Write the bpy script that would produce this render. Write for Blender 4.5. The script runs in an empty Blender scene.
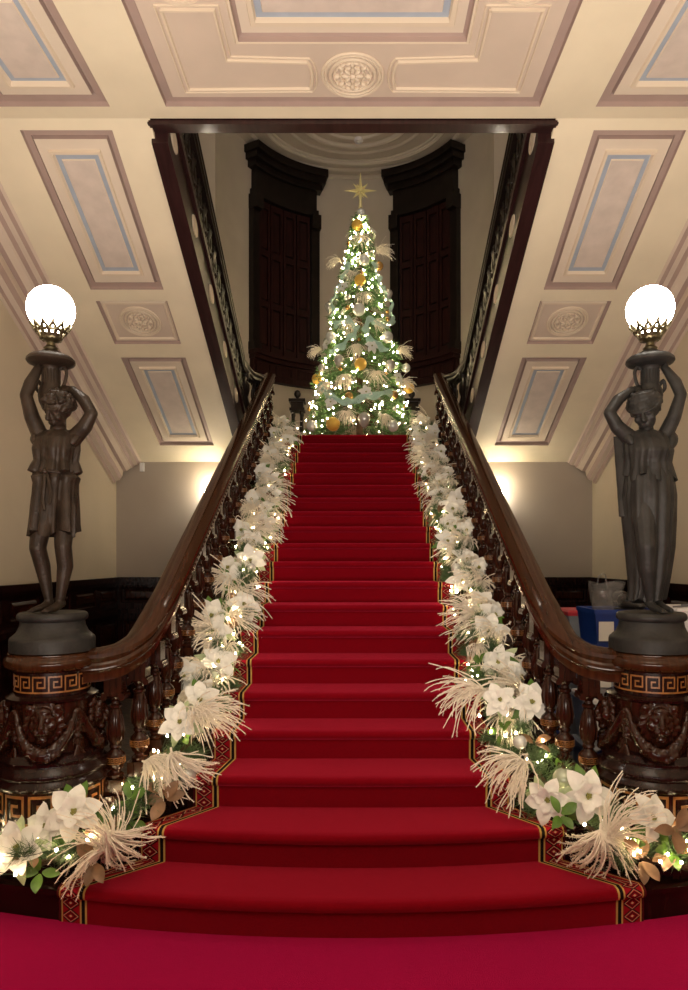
import bpy, math, random
import numpy as np
from mathutils import Vector, Matrix, Euler
random.seed(7); rng = np.random.default_rng(7)
SC = bpy.context.scene; COL = SC.collection
PI = math.pi; sin = math.sin; cos = math.cos
V = Vector

# ---------------------------------------------------------------- camera, world, lights, exposure
CX, EYE, F = 0.02, 1.62, 680.0
cam_d = bpy.data.cameras.new('camera'); cam = bpy.data.objects.new('camera', cam_d); COL.objects.link(cam)
cam.location = (CX, 0, EYE); cam.rotation_euler = (PI/2, 0, 0)
cam_d.sensor_width = 36; cam_d.lens = F/990*36
cam_d.shift_x = -12/990; cam_d.shift_y = 65/990; cam_d.clip_start = 0.05
SC.camera = cam
SC.view_settings.view_transform = 'Standard'; SC.view_settings.look = 'None'
SC.view_settings.gamma = 1; SC.view_settings.use_curve_mapping = False
SC.view_settings.exposure = 0.25
SC.cycles.max_bounces = 6
SC.cycles.use_denoising = True
wd = bpy.data.worlds.new('world'); SC.world = wd; wd.use_nodes = True
wd.node_tree.nodes['Background'].inputs[0].default_value = (1.0, .86, .73, 1)
wd.node_tree.nodes['Background'].inputs[1].default_value = .09

def area(name, loc, rot, size, power, col, sy=None):
    l = bpy.data.lights.new(name, 'AREA'); l.energy = power; l.color = col; l.size = size
    if sy: l.shape = 'RECTANGLE'; l.size_y = sy
    o = bpy.data.objects.new(name, l); COL.objects.link(o); o.location = loc; o.rotation_euler = rot
    return o
def point(name, loc, power, col, r=.05):
    l = bpy.data.lights.new(name, 'POINT'); l.energy = power; l.color = col; l.shadow_soft_size = r
    o = bpy.data.objects.new(name, l); COL.objects.link(o); o.location = loc; return o
GLOBE_E = 38.0      # opal globes of the two statues
BULB_E = 70.0       # fairy lights
SCONCE_W = 5.0
area('hall_fill_down', (0, .2, 4.1), (math.radians(8), 0, 0), 1.6, 22, (1, .84, .68))  # overhead fill added to light treads and floor, no fixture in view
area('hall_fill_up', (0, -.2, 1.0), (math.radians(168), 0, 0), 3.0, 245, (1, .87, .74), 1.2)  # unseen fill behind the camera, added to brighten the ceiling
point('upper_hall_fill', (0, 6.2, 7.9), 60, (1, .85, .70), .3)  # faint fill added high up to lift the upper walls

# ---------------------------------------------------------------- materials
def newmat(name):
    m = bpy.data.materials.new(name); m.use_nodes = True
    return m, m.node_tree.nodes, m.node_tree.links, m.node_tree.nodes['Principled BSDF']
def mat(name, col, rough=.6, metal=0, noise=.0, nscale=12, bump=0, bscale=60, coat=0, spec=None, stretch=None, trans=0, alpha=None, sheen=0, stint=None, emis=None, es=0, col2=None):
    m, N, L, b = newmat(name)
    c = (*col, 1)
    b.inputs['Base Color'].default_value = c
    b.inputs['Roughness'].default_value = rough; b.inputs['Metallic'].default_value = metal
    if coat: b.inputs['Coat Weight'].default_value = coat; b.inputs['Coat Roughness'].default_value = .12
    if spec is not None: b.inputs['Specular IOR Level'].default_value = spec
    if trans: b.inputs['Transmission Weight'].default_value = trans
    if alpha is not None: b.inputs['Alpha'].default_value = alpha
    if sheen: b.inputs['Sheen Weight'].default_value = sheen; b.inputs['Sheen Tint'].default_value = (*(stint or (1, 1, 1)), 1); b.inputs['Sheen Roughness'].default_value = .45
    if emis: b.inputs['Emission Color'].default_value = (*emis, 1); b.inputs['Emission Strength'].default_value = es
    if noise or bump:
        tc = N.new('ShaderNodeTexCoord'); mp = N.new('ShaderNodeMapping'); L.new(tc.outputs['Object'], mp.inputs[0])
        if stretch: mp.inputs['Scale'].default_value = stretch
    if noise:
        n = N.new('ShaderNodeTexNoise'); n.inputs['Scale'].default_value = nscale; n.inputs['Detail'].default_value = 6
        L.new(mp.outputs[0], n.inputs[0])
        r = N.new('ShaderNodeMapRange'); r.inputs[1].default_value = .3; r.inputs[2].default_value = .7
        L.new(n.outputs[0], r.inputs[0])
        x = N.new('ShaderNodeMix'); x.data_type = 'RGBA'; L.new(r.outputs[0], x.inputs[0])
        d = col2 if col2 else tuple(v*(1-noise) for v in col)
        x.inputs[6].default_value = (*d, 1); x.inputs[7].default_value = (*tuple(min(1, v*(1+noise*.6)) for v in col), 1)
        L.new(x.outputs[2], b.inputs['Base Color'])
    if bump:
        n2 = N.new('ShaderNodeTexNoise'); n2.inputs['Scale'].default_value = bscale; n2.inputs['Detail'].default_value = 4
        L.new(mp.outputs[0], n2.inputs[0])
        bp = N.new('ShaderNodeBump'); bp.inputs['Strength'].default_value = bump; bp.inputs['Distance'].default_value = .01
        L.new(n2.outputs[0], bp.inputs['Height']); L.new(bp.outputs[0], b.inputs['Normal'])
    return m
M = dict(
 rib=mat('cream_rib_plaster', (.78, .70, .53), .6, noise=.06, nscale=3),
 panel=mat('beige_panel_plaster', (.62, .52, .43), .6, noise=.06, nscale=3),
 pale=mat('pale_panel_plaster', (.70, .61, .50), .6, noise=.05, nscale=3),
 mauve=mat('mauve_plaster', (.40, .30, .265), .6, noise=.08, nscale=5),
 field=mat('pinkish_field_plaster', (.62, .54, .48), .6, noise=.10, nscale=9),
 mould=mat('moulding_plaster', (.70, .60, .47), .55),
 blue=mat('blue_grey_plaster', (.36, .42, .51), .6, noise=.08, nscale=9),
 wall=mat('beige_wall_paint', (.56, .48, .36), .7, noise=.05, nscale=2, bump=.05, bscale=40),
 wallg=mat('taupe_wall_paint', (.38, .33, .28), .7, noise=.05, nscale=2, bump=.05, bscale=40),
 apse=mat('pale_apse_paint', (.55, .50, .43), .7, noise=.07, nscale=2),
 wood=mat('dark_mahogany', (.016, .0045, .0035), .2, spec=.2, noise=.5, nscale=5, coat=.12, stretch=(8, 8, 1)),
 woodr=mat('red_mahogany', (.027, .007, .003), .18, spec=.25, noise=.5, nscale=6, coat=.15, stretch=(9, 9, 1)),
 rail=mat('polished_handrail_wood', (.042, .014, .005), .17, spec=.22, noise=.45, nscale=4, coat=.15, stretch=(14, 1.5, 1.5)),
 black=mat('near_black_wood', (.012, .008, .007), .3, spec=.25, noise=.4, nscale=6, coat=.1),
 purple=mat('purplish_brown_wood', (.028, .010, .010), .35, spec=.3, noise=.4, nscale=5, stretch=(8, 1, 1), coat=.2),
 shutter=mat('red_brown_shutter', (.024, .006, .006), .5, spec=.2, noise=.5, nscale=4, stretch=(10, 10, 1)),
 inlay=mat('golden_inlay_wood', (.28, .115, .028), .3, noise=.3, nscale=30, coat=.4),
 bronze=mat('weathered_bronze', (.028, .018, .012), .45, spec=.3, metal=.2, noise=.45, nscale=16, bump=.25, bscale=70),
 bronze2=mat('greenish_bronze', (.026, .025, .024), .5, spec=.3, metal=.2, noise=.4, nscale=14, bump=.25, bscale=70),
 opal=mat('lit_opal_glass', (1, .97, .9), .3, emis=(1, .92, .80), es=GLOBE_E),
 carpet=mat('crimson_carpet', (.21, .003, .009), 1, noise=.22, nscale=240, bump=.5, bscale=500, spec=.0, sheen=.8, stint=(1, .06, .15)),
 carpet2=mat('crimson_floor_carpet', (.30, .002, .045), 1, noise=.18, nscale=200, bump=.5, bscale=420, spec=.0, sheen=.8, stint=(1, .05, .25)),
 pine=mat('pine_needles', (.11, .19, .08), .6, noise=.5, nscale=30),
 pine2=mat('tree_needles', (.10, .22, .075), .55, noise=.5, nscale=20),
 bark=mat('brown_bark', (.09, .055, .03), .9, noise=.4),
 white=mat('white_petal', (.92, .93, .88), .55, noise=.04, nscale=30, sheen=.2),
 greenpetal=mat('pale_green_petal', (.55, .66, .40), .55, noise=.2, nscale=20),
 cream=mat('cream_feather_grass', (.95, .89, .78), .7, noise=.10, nscale=60),
 leafg=mat('green_leaf', (.10, .22, .03), .4, noise=.4, nscale=20),
 leafb=mat('bronze_magnolia_leaf', (.26, .15, .08), .45, noise=.4, nscale=15),
 silver=mat('frosted_silver_glass', (.74, .78, .76), .25, metal=.35),
 smoke=mat('smoky_grey_glass', (.50, .50, .47), .2, metal=.4),
 gold=mat('gold_glitter', (.85, .55, .10), .35, metal=.3, bump=.5, bscale=300),
 bronzeb=mat('antique_bronze_glass', (.42, .25, .08), .25, metal=.5),
 sage=mat('pale_sage_glass', (.48, .54, .42), .25, metal=.35),
 mint=mat('mint_tulle', (.60, .90, .82), .7, noise=.15, nscale=60, alpha=.7),
 star=mat('pale_gold_star', (.86, .80, .42), .3, metal=.25),
 bulb=mat('warm_fairy_bulb', (1, .9, .7), .4, emis=(1, .74, .42), es=BULB_E),
 wire=mat('green_wire', (.02, .05, .02), .6),
 brass=mat('dark_brass', (.14, .12, .07), .35, metal=.9),
 centre=mat('olive_flower_centre', (.30, .30, .08), .6),
 bluep=mat('blue_plastic', (.010, .045, .26), .35),
 greyp=mat('grey_translucent_plastic', (.26, .29, .33), .35),
 redp=mat('red_plastic', (.50, .03, .05), .4),
 whitep=mat('white_plastic', (.70, .70, .72), .45),
 paper=mat('white_paper', (.75, .75, .72), .8),
 bag=mat('clear_plastic_bag', (.30, .29, .28), .15, noise=.3, nscale=15, bump=.8, bscale=14, alpha=.30),
 dark=mat('black_leather', (.018, .015, .013), .35),
 cable=mat('grey_cable', (.12, .12, .14), .5),
)
# tiled floor of the passage
m, N, L, b = newmat('brown_mosaic_tile'); M['tile'] = m
tc = N.new('ShaderNodeTexCoord'); br = N.new('ShaderNodeTexBrick'); L.new(tc.outputs['Object'], br.inputs[0])
mp = N.new('ShaderNodeMapping'); mp.inputs['Rotation'].default_value = (0, 0, PI/4); L.new(tc.outputs['Object'], mp.inputs[0]); L.new(mp.outputs[0], br.inputs[0])
br.inputs['Scale'].default_value = 6; br.inputs['Color1'].default_value = (.10, .07, .05, 1); br.inputs['Color2'].default_value = (.055, .045, .04, 1)
br.inputs['Mortar'].default_value = (.16, .13, .10, 1); br.inputs['Mortar Size'].default_value = .03; br.offset = 0; br.inputs['Brick Width'].default_value = .5; br.inputs['Row Height'].default_value = .5
L.new(br.outputs[0], b.inputs['Base Color']); b.inputs['Roughness'].default_value = .4
# patterned border of the stair carpet: u in metres along the strip, v 0..1 across (0 = inner edge)
m, N, L, b = newmat('patterned_carpet_border'); M['border'] = m
uv = N.new('ShaderNodeUVMap'); uv.uv_map = 'UVMap'; sx = N.new('ShaderNodeSeparateXYZ'); L.new(uv.outputs[0], sx.inputs[0])
def mth(op, a, bb=None):
    n = N.new('ShaderNodeMath'); n.operation = op
    for k, q in enumerate((a, bb)):
        if q is None: continue
        if isinstance(q, (int, float)): n.inputs[k].default_value = q
        else: L.new(q, n.inputs[k])
    return n.outputs[0]
def ramp(src, stops):
    r = N.new('ShaderNodeValToRGB'); r.color_ramp.interpolation = 'CONSTANT'; e = r.color_ramp.elements
    while len(e) < len(stops): e.new(.5)
    for q, (p, c) in zip(e, stops): q.position = p; q.color = (*c, 1)
    L.new(src, r.inputs[0]); return r.outputs[0]
GO, BK, RD, CR, DR = (.50, .32, .10), (.008, .005, .006), (.30, .006, .018), (.62, .48, .30), (.07, .004, .008)
fu = mth('ABSOLUTE', mth('SUBTRACT', mth('FRACT', mth('MULTIPLY', sx.outputs[0], 17)), .5))
a_ = mth('MULTIPLY', fu, 2.0); b_ = mth('DIVIDE', mth('ABSOLUTE', mth('SUBTRACT', sx.outputs[1], .58)), .30)
dd = mth('ADD', a_, b_)
pat = ramp(mth('MULTIPLY', dd, .5), [(0, CR), (.09, RD), (.2, DR), (.33, RD), (.42, CR), (.46, DR), (.62, RD)])
stripe = ramp(sx.outputs[1], [(0, GO), (.07, BK), (.19, GO), (.25, RD), (.86, GO), (.91, DR)])
inner = mth('MULTIPLY', mth('GREATER_THAN', sx.outputs[1], .27), mth('LESS_THAN', sx.outputs[1], .84))
x = N.new('ShaderNodeMix'); x.data_type = 'RGBA'; L.new(inner, x.inputs[0]); L.new(stripe, x.inputs[6]); L.new(pat, x.inputs[7]); L.new(x.outputs[2], b.inputs['Base Color'])
b.inputs['Roughness'].default_value = .95; b.inputs['Specular IOR Level'].default_value = .1

# ---------------------------------------------------------------- mesh builder
class MB:
    def __init__(s): s.v = []; s.f = []; s.m = []; s.uv = None
    def add(s, vs, fs, mi=0):
        o = len(s.v); s.v += [tuple(p) for p in vs]; s.f += [tuple(i+o for i in f) for f in fs]; s.m += [mi]*len(fs); return o
    def box(s, c, d, mi=0, rz=0, taper=1.0):
        x, y, z = d[0]/2, d[1]/2, d[2]/2; vs = []
        for k, (a, b_, e) in enumerate(((-1,-1,-1),(1,-1,-1),(1,1,-1),(-1,1,-1),(-1,-1,1),(1,-1,1),(1,1,1),(-1,1,1))):
            t = taper if e < 0 else 1
            px, py = a*x*t, b_*y*t
            vs.append((c[0]+px*cos(rz)-py*sin(rz), c[1]+px*sin(rz)+py*cos(rz), c[2]+e*z))
        s.add(vs, [(0,3,2,1),(4,5,6,7),(0,1,5,4),(1,2,6,5),(2,3,7,6),(3,0,4,7)], mi); return s
    def bb(s, x0, x1, y0, y1, z0, z1, mi=0): return s.box(((x0+x1)/2, (y0+y1)/2, (z0+z1)/2), (abs(x1-x0), abs(y1-y0), abs(z1-z0)), mi)
    def grid(s, rows, closed=False, caps=False, mi=0):
        n = len(rows[0]); o = len(s.v); vs = [p for r in rows for p in r]; fs = []
        for i in range(len(rows)-1):
            for j in range(n if closed else n-1):
                k = (j+1) % n; fs.append((i*n+j, i*n+k, (i+1)*n+k, (i+1)*n+j))
        if caps: fs.append(tuple(range(n-1, -1, -1))); fs.append(tuple((len(rows)-1)*n+j for j in range(n)))
        s.add(vs, fs, mi); return s
    def lathe(s, prof, c=(0,0,0), seg=32, mi=0, caps=True, sq=1.0):
        rows = [[(c[0]+r*cos(2*PI*j/seg), c[1]+r*sin(2*PI*j/seg)*sq, c[2]+z) for j in range(seg)] for r, z in prof]
        return s.grid(rows, True, caps, mi)
    def tube(s, pts, rad, seg=8, mi=0, caps=True, flat=1.0, up=None):
        pts = [V(p) for p in pts]; n = len(pts)
        if not hasattr(rad, '__len__'): rad = [rad]*n
        rows = []; ref = V(up) if up else None
        for i, p in enumerate(pts):
            t = (pts[min(i+1, n-1)]-pts[max(i-1, 0)]).normalized()
            if ref is None: ref = V((0,0,1)) if abs(t.z) < .9 else V((1,0,0))
            a = t.cross(ref); 
            if a.length < 1e-5: a = t.cross(V((.3,.8,.5)))
            a.normalize(); b_ = a.cross(t).normalized(); 
            if not up: ref = b_
            rows.append([p+a*rad[i]*cos(2*PI*j/seg)+b_*rad[i]*flat*sin(2*PI*j/seg) for j in range(seg)])
        return s.grid(rows, True, caps, mi)
    def sphere(s, c, r, seg=12, rings=8, mi=0, rot=None):
        r = (r, r, r) if not hasattr(r, '__len__') else r; rows = []
        for i in range(1, rings):
            a = PI*i/rings; row = []
            for j in range(seg):
                q = V((r[0]*sin(a)*cos(2*PI*j/seg), r[1]*sin(a)*sin(2*PI*j/seg), -r[2]*cos(a)))
                if rot: q = rot @ q
                row.append(V(c)+q)
            rows.append(row)
        o = len(s.v); s.grid(rows, True, False, mi)
        bq, tq = V((0,0,-r[2])), V((0,0,r[2]))
        if rot: bq, tq = rot@bq, rot@tq
        n = len(s.v); s.v += [tuple(V(c)+bq), tuple(V(c)+tq)]; last = o+(rings-2)*seg
        for j in range(seg):
            k = (j+1) % seg
            s.f += [(n, o+k, o+j), (n+1, last+j, last+k)]; s.m += [mi, mi]
        return s
    def cap(s, p0, p1, r0, r1, seg=12, mi=0):     # tapered capsule
        p0, p1 = V(p0), V(p1); d = p1-p0; t = d.normalized(); pts = []; rr = []
        for k in range(4): a = PI/2*(1-k/4); pts.append(p0-t*r0*sin(a)); rr.append(max(r0*cos(a), r0*.05))
        for k in range(4): pts.append(p0+d*k/3); rr.append(r0+(r1-r0)*k/3)
        for k in range(1, 5): a = PI/2*k/4; pts.append(p1+t*r1*sin(a)); rr.append(max(r1*cos(a), r1*.05))
        return s.tube(pts, rr, seg, mi)
    def chain(s, pts, rr, seg=12):
        for i in range(len(pts)-1): s.cap(pts[i], pts[i+1], rr[i], rr[i+1], seg)
        return s
    def sweep(s, path, frames, prof, closed=True, mi=0, caps=True):   # prof (a,b) along frame axes
        rows = [[V(p)+fr[0]*a+fr[1]*b_ for a, b_ in prof] for p, fr in zip(path, frames)]
        return s.grid(rows, closed, caps, mi)
    def extr(s, poly, axis, lo, hi, mi=0):        # prism of a polygon in the two other axes
        def P(a, b_, c): return (c, a, b_) if axis == 0 else ((a, c, b_) if axis == 1 else (a, b_, c))
        n = len(poly); vs = [P(a, b_, lo) for a, b_ in poly]+[P(a, b_, hi) for a, b_ in poly]
        fs = [tuple(range(n-1, -1, -1)), tuple(range(n, 2*n))]+[(i, (i+1) % n, (i+1) % n+n, i+n) for i in range(n)]
        s.add(vs, fs, mi); return s
    def build(s, name, mats, parent=None, smooth=True, fix=True, angle=40):
        me = bpy.data.meshes.new(name); off = V((0,0,0)); p = parent
        while p is not None: off += p.location; p = p.parent
        me.from_pydata([(a-off.x, b_-off.y, c-off.z) for a, b_, c in s.v], [], s.f)
        for q in (mats if isinstance(mats, (list, tuple)) else [mats]): me.materials.append(M[q])
        me.polygons.foreach_set('material_index', s.m)
        if fix:
            import bmesh
            bm = bmesh.new(); bm.from_mesh(me); bmesh.ops.recalc_face_normals(bm, faces=bm.faces); bm.to_mesh(me); bm.free()
        if s.uv:
            ul = me.uv_layers.new(name='UVMap')
            for lp in me.loops: ul.data[lp.index].uv = s.uv[lp.vertex_index]
        if smooth:
            me.polygons.foreach_set('use_smooth', [True]*len(me.polygons))
            try: me.set_sharp_from_angle(angle=math.radians(angle))
            except Exception: pass
        me.update()
        o = bpy.data.objects.new(name, me); COL.objects.link(o)
        if parent is not None: o.parent = parent
        return o

def tag(o, label=None, cat=None, group=None, kind=None):
    if label: o['label'] = label
    if cat: o['category'] = cat
    if group: o['group'] = group
    if kind: o['kind'] = kind
    return o
def thing(name, loc, label, cat, group=None):
    o = bpy.data.objects.new(name, None); COL.objects.link(o); o.location = loc; o.empty_display_size = .1
    return tag(o, label, cat, group)
def struct(o): o['kind'] = 'structure'; return o
def copy_tree(o, parent=None):
    c = o.copy(); COL.objects.link(c)
    if parent is not None: c.parent = parent
    for ch in list(o.children): copy_tree(ch, c)
    return c
def remesh(o, voxel, it=3, fac=.5, dec=None):
    r = o.modifiers.new('r', 'REMESH'); r.mode = 'VOXEL'; r.voxel_size = voxel; r.use_smooth_shade = True
    sm = o.modifiers.new('s', 'SMOOTH'); sm.iterations = it; sm.factor = fac
    dg = bpy.context.evaluated_depsgraph_get(); dg.update()
    me = bpy.data.meshes.new_from_object(o.evaluated_get(dg)); old = o.data; mt = list(old.materials)
    o.modifiers.clear(); o.data = me
    me.materials.clear()
    for q in mt: me.materials.append(q)
    me.polygons.foreach_set('use_smooth', [True]*len(me.polygons)); me.update()
    return o
def catmull(P, n=8):
    P = [V(p) for p in P]; out = []
    Q = [P[0]*2-P[1]]+P+[P[-1]*2-P[-2]]
    for i in range(1, len(Q)-2):
        for k in range(n):
            t = k/n; a, b_, c, d = Q[i-1], Q[i], Q[i+1], Q[i+2]
            out.append(.5*((2*b_)+(c-a)*t+(2*a-5*b_+4*c-d)*t*t+(3*b_-a-3*c+d)*t**3))
    out.append(P[-1]); return out
ORD = ['', 'first', 'second', 'third', 'fourth', 'fifth', 'sixth', 'seventh', 'eighth', 'ninth', 'tenth', 'eleventh', 'twelfth', 'thirteenth', 'fourteenth', 'fifteenth', 'sixteenth', 'seventeenth', 'eighteenth', 'nineteenth', 'top']

# ================================================================ STRUCTURE
RISE, GO_ = .16, .297
ZC, YCR = 4.49, 4.42           # lower ceiling, crease where the sloped soffits begin
XE, XW, YB, ZB = 1.323, 2.8, 8.0, 2.773
S2 = .48
def nose_y(i):                 # centre line position of the nosing of step i (1..20), 21 = back of landing runner
    return {1: 2.878, 2: 3.186, 3: 3.53}.get(i, 2.97+(i-1)*GO_)
def nose_c(i): return {1: .080, 2: .090, 3: .035}.get(i, 0.0)

struct(MB().bb(-2.95, 2.95, 2.0, 8.3, -.10, 0).build('floor', 'tile', smooth=False))
struct(MB().bb(-2.95, 2.95, -3.2, 2.0, -.10, 0).build('floor', 'tile', smooth=False))
fc = MB()     # fitted crimson carpet of the hall
fc.bb(-2.8, 2.8, -3.0, 3.12, .0, .008)
tag(fc.build('hall_carpet', 'carpet2', smooth=False), 'plain crimson carpet on the hall floor before the first step', 'carpet')

for s, nm in ((-1, 'left'), (1, 'right')):
    w = MB().bb(s*XW, s*(XW+.15), -3.2, 12.4, 0, 8.6)
    struct(w.build('wall_'+nm, 'wall', smooth=False))
    w = MB().bb(s*1.17, s*XW, YB, YB+.15, 0, 3.18)
    struct(w.build('wall_back_'+nm, 'wallg', smooth=False))
# wainscot: cap, field boards, panels as nested frames
def nest(mb, P, rect, prof, close=True, mi_c=None):
    """rings of inset rectangles; prof = [(inset, height, mat of the strip that starts here)]"""
    x0, x1, y0, y1 = rect; rings = []
    for ins, h, mi in prof:
        rings.append([P(x0+ins, y0+ins, h), P(x1-ins, y0+ins, h), P(x1-ins, y1-ins, h), P(x0+ins, y1-ins, h)])
    for k in range(len(rings)-1):
        mb.grid([rings[k], rings[k+1]], True, False, prof[k][2])
    if close: mb.add(rings[-1], [(0, 1, 2, 3)], prof[-1][2])
def holed(mb, P, X0, X1, Y0, Y1, rects, mi=0):
    xs = sorted({X0, X1, *[v for r in rects for v in r[:2]]}); ys = sorted({Y0, Y1, *[v for r in rects for v in r[2:]]})
    for a, b_ in zip(xs, xs[1:]):
        for c, d in zip(ys, ys[1:]):
            mx, my = (a+b_)/2, (c+d)/2
            if any(r[0] < mx < r[1] and r[2] < my < r[3] for r in rects): continue
            mb.add([P(a, c, 0), P(b_, c, 0), P(b_, d, 0), P(a, d, 0)], [(0, 1, 2, 3)], mi)
ZW = 1.40
def wainscot(name, P, length):
    mb = MB(); rects = []; n = max(1, round(length/.62)); w = length/n
    for k in range(n):
        rects += [(k*w+.07, (k+1)*w-.07, .22, .92), (k*w+.07, (k+1)*w-.07, 1.12, 1.30)]
    holed(mb, P, 0, length, 0, ZW, rects)
    for r in rects: nest(mb, P, r, [(0, 0, 0), (.012, -.012, 0), (.03, -.015, 0), (.05, -.002, 1), (.06, 0, 1)])
    def bar(z0, z1, h):
        mb.grid([[P(0, z0, 0), P(0, z0, h), P(0, z1, h), P(0, z1, 0)], [P(length, z0, 0), P(length, z0, h), P(length, z1, h), P(length, z1, 0)]], True, True, 0)
    bar(0, .14, .02); bar(1.0, 1.05, .06); bar(1.36, 1.42, .045); bar(1.33, 1.36, .025)
    return struct(mb.build(name, ['wood', 'woodr'], smooth=False))
for s, nm in ((-1, 'left'), (1, 'right')):
    wainscot('trim_wainscot_'+nm, lambda a, z, h, s=s: (s*(XW-.03-h), 2.2+a, z), YB-2.2)
    wainscot('trim_wainscot_back_'+nm, lambda a, z, h, s=s: (s*(XW-a), YB-.03-h, z), XW-1.14)

# coffered ceiling and the two sloping soffits
th = math.atan(S2)
def PC(x, y, h): return (x, y, ZC+h)
def PS(x, y, h): return (x, y+h*sin(th), ZB+S2*(YB-y)+h*cos(th))
K = 1.025
side_prof = [(0, 0, 1), (.004, .03, 1), (.065, .03, 1), (.068, .05, 5), (.073, .05, 5), (.082, .02, 2), (.155, .02, 3), (.162, .003, 3), (.178, .003, 3), (.190, .03, 4), (.222, .03, 3), (.228, .020, 6)]
CM = ['rib', 'mauve', 'pale', 'mould', 'blue', 'mauve', 'field', 'panel']
cl = MB()
cof = (-1.155*K, 1.155*K, 2.4, 4.2*K)
sidec = [(-2.2*K, -1.5*K, 3.3, 4.2*K), (1.5*K, 2.2*K, 3.3, 4.2*K), (-2.2*K, -1.5*K, 2.1, 3.1), (1.5*K, 2.2*K, 2.1, 3.1)]
holed(cl, PC, -2.95, 2.95, -3.2, YCR, [cof]+sidec, 0)
for r in sidec: nest(cl, PC, r, side_prof)
cin = (-.64*K, .64*K, 2.9, 3.71*K)
nest(cl, PC, cof, [(0, 0, 1), (.004, .03, 1), (.055, .03, 1), (.06, .02, 7)], close=False)
ci = (cof[0]+.06, cof[1]-.06, cof[2]+.06, cof[3]-.06)
holed(cl, lambda x, y, h: (x, y, ZC+.02), *ci, [cin], 7)
nest(cl, lambda x, y, h: (x, y, ZC+.02+h), cin, [(0, 0, 3), (.01, -.012, 3), (.022, -.010, 1), (.026, .018, 1), (.045, .024, 2), (.10, .024, 3), (.105, .010, 3), (.13, .010, 3), (.138, .036, 4), (.175, .036, 3), (.18, .028, 6)])
def Lmould(pts, z, r=.011):
    n = len(pts)
    for inset, rr in ((0, r), (.028, r*.55)):
        q = []
        for i in range(n):
            p = V(pts[i]); a = (p-V(pts[i-1])).normalized(); b_ = (V(pts[(i+1) % n])-p).normalized()
            nrm = V((-a.y, a.x))+V((-b_.y, b_.x)); nrm = nrm/(max(.2, nrm.length_squared/2))
            q.append(V((p.x+nrm.x*inset, p.y+nrm.y*inset, z)))
        q.append(q[0]); cl.tube(q, rr, 6, 3, flat=1.3)
for s in (-1, 1):
    arc = [(.27-.035*math.cos(math.radians(a)), 3.955+.115*math.sin(math.radians(a))) for a in range(70, -71, -20)]
    Lp = [(.98, 3.48), (.98, 4.07)]+[(a, b_) for a, b_ in arc]+[(.71, 3.83), (.71, 3.48)]
    Lp = [(s*a*K, b_*K) for a, b_ in Lp]
    if s > 0: Lp = Lp[::-1]
    Lmould(Lp, ZC+.018)
struct(cl.build('ceiling', CM, smooth=False, fix=False))

def rosette(P, cx, cy, r, name, rx=1.0):
    mb = MB()
    def ring(ra, hr, mi=0, n=40, bump=0):
        pts = [P(cx+ra*rx*cos(2*PI*k/n), cy+ra*sin(2*PI*k/n), -.004) for k in range(n+1)]
        mb.tube(pts, [hr*(1+bump*(k % 2)) for k in range(n+1)], 6, mi)
    ring(r, .010); ring(r*.9, .007, bump=.7, n=60); ring(r*.74, .010, 0)
    def blob(a, ra, L_, w, h, tw=0):
        c = V(P(cx+ra*rx*cos(a), cy+ra*sin(a), -.004)); c2 = V(P(cx+(ra+.01)*rx*cos(a+tw), cy+(ra+.01)*sin(a+tw), -.004)); c3 = V(P(cx+ra*rx*cos(a), cy+ra*sin(a), -.02))
        d = (c2-c).normalized(); n_ = (c3-c).normalized(); t = d.cross(n_)
        R = Matrix((d, t, n_)).transposed(); mb.sphere(c, (L_, w, h), 8, 6, 0, R)
    for k in range(8):
        a = 2*PI*k/8; blob(a, r*.22, r*.15, r*.07, .014); blob(a, r*.53, r*.13, r*.08, .018)
        for s in (-1, 1): blob(a+s*.22, r*.60, r*.11, r*.045, .014, s*.5); blob(a+s*.30, r*.40, r*.08, r*.04, .012, -s*.6)
    blob(0, 0.001, r*.12, r*.12, .022)
    return struct(mb.build(name, 'mould'))
rosette(lambda x, y, h: (x, y, ZC+.02+h), .0, 3.955*K, .175*K, 'ceiling_trim_rosette')
for s in (-1, 1): rosette(lambda x, y, h: (x, y, ZC+.02+h), s*.86*K, 3.32*K, .125, 'ceiling_trim_rosette')
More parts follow.
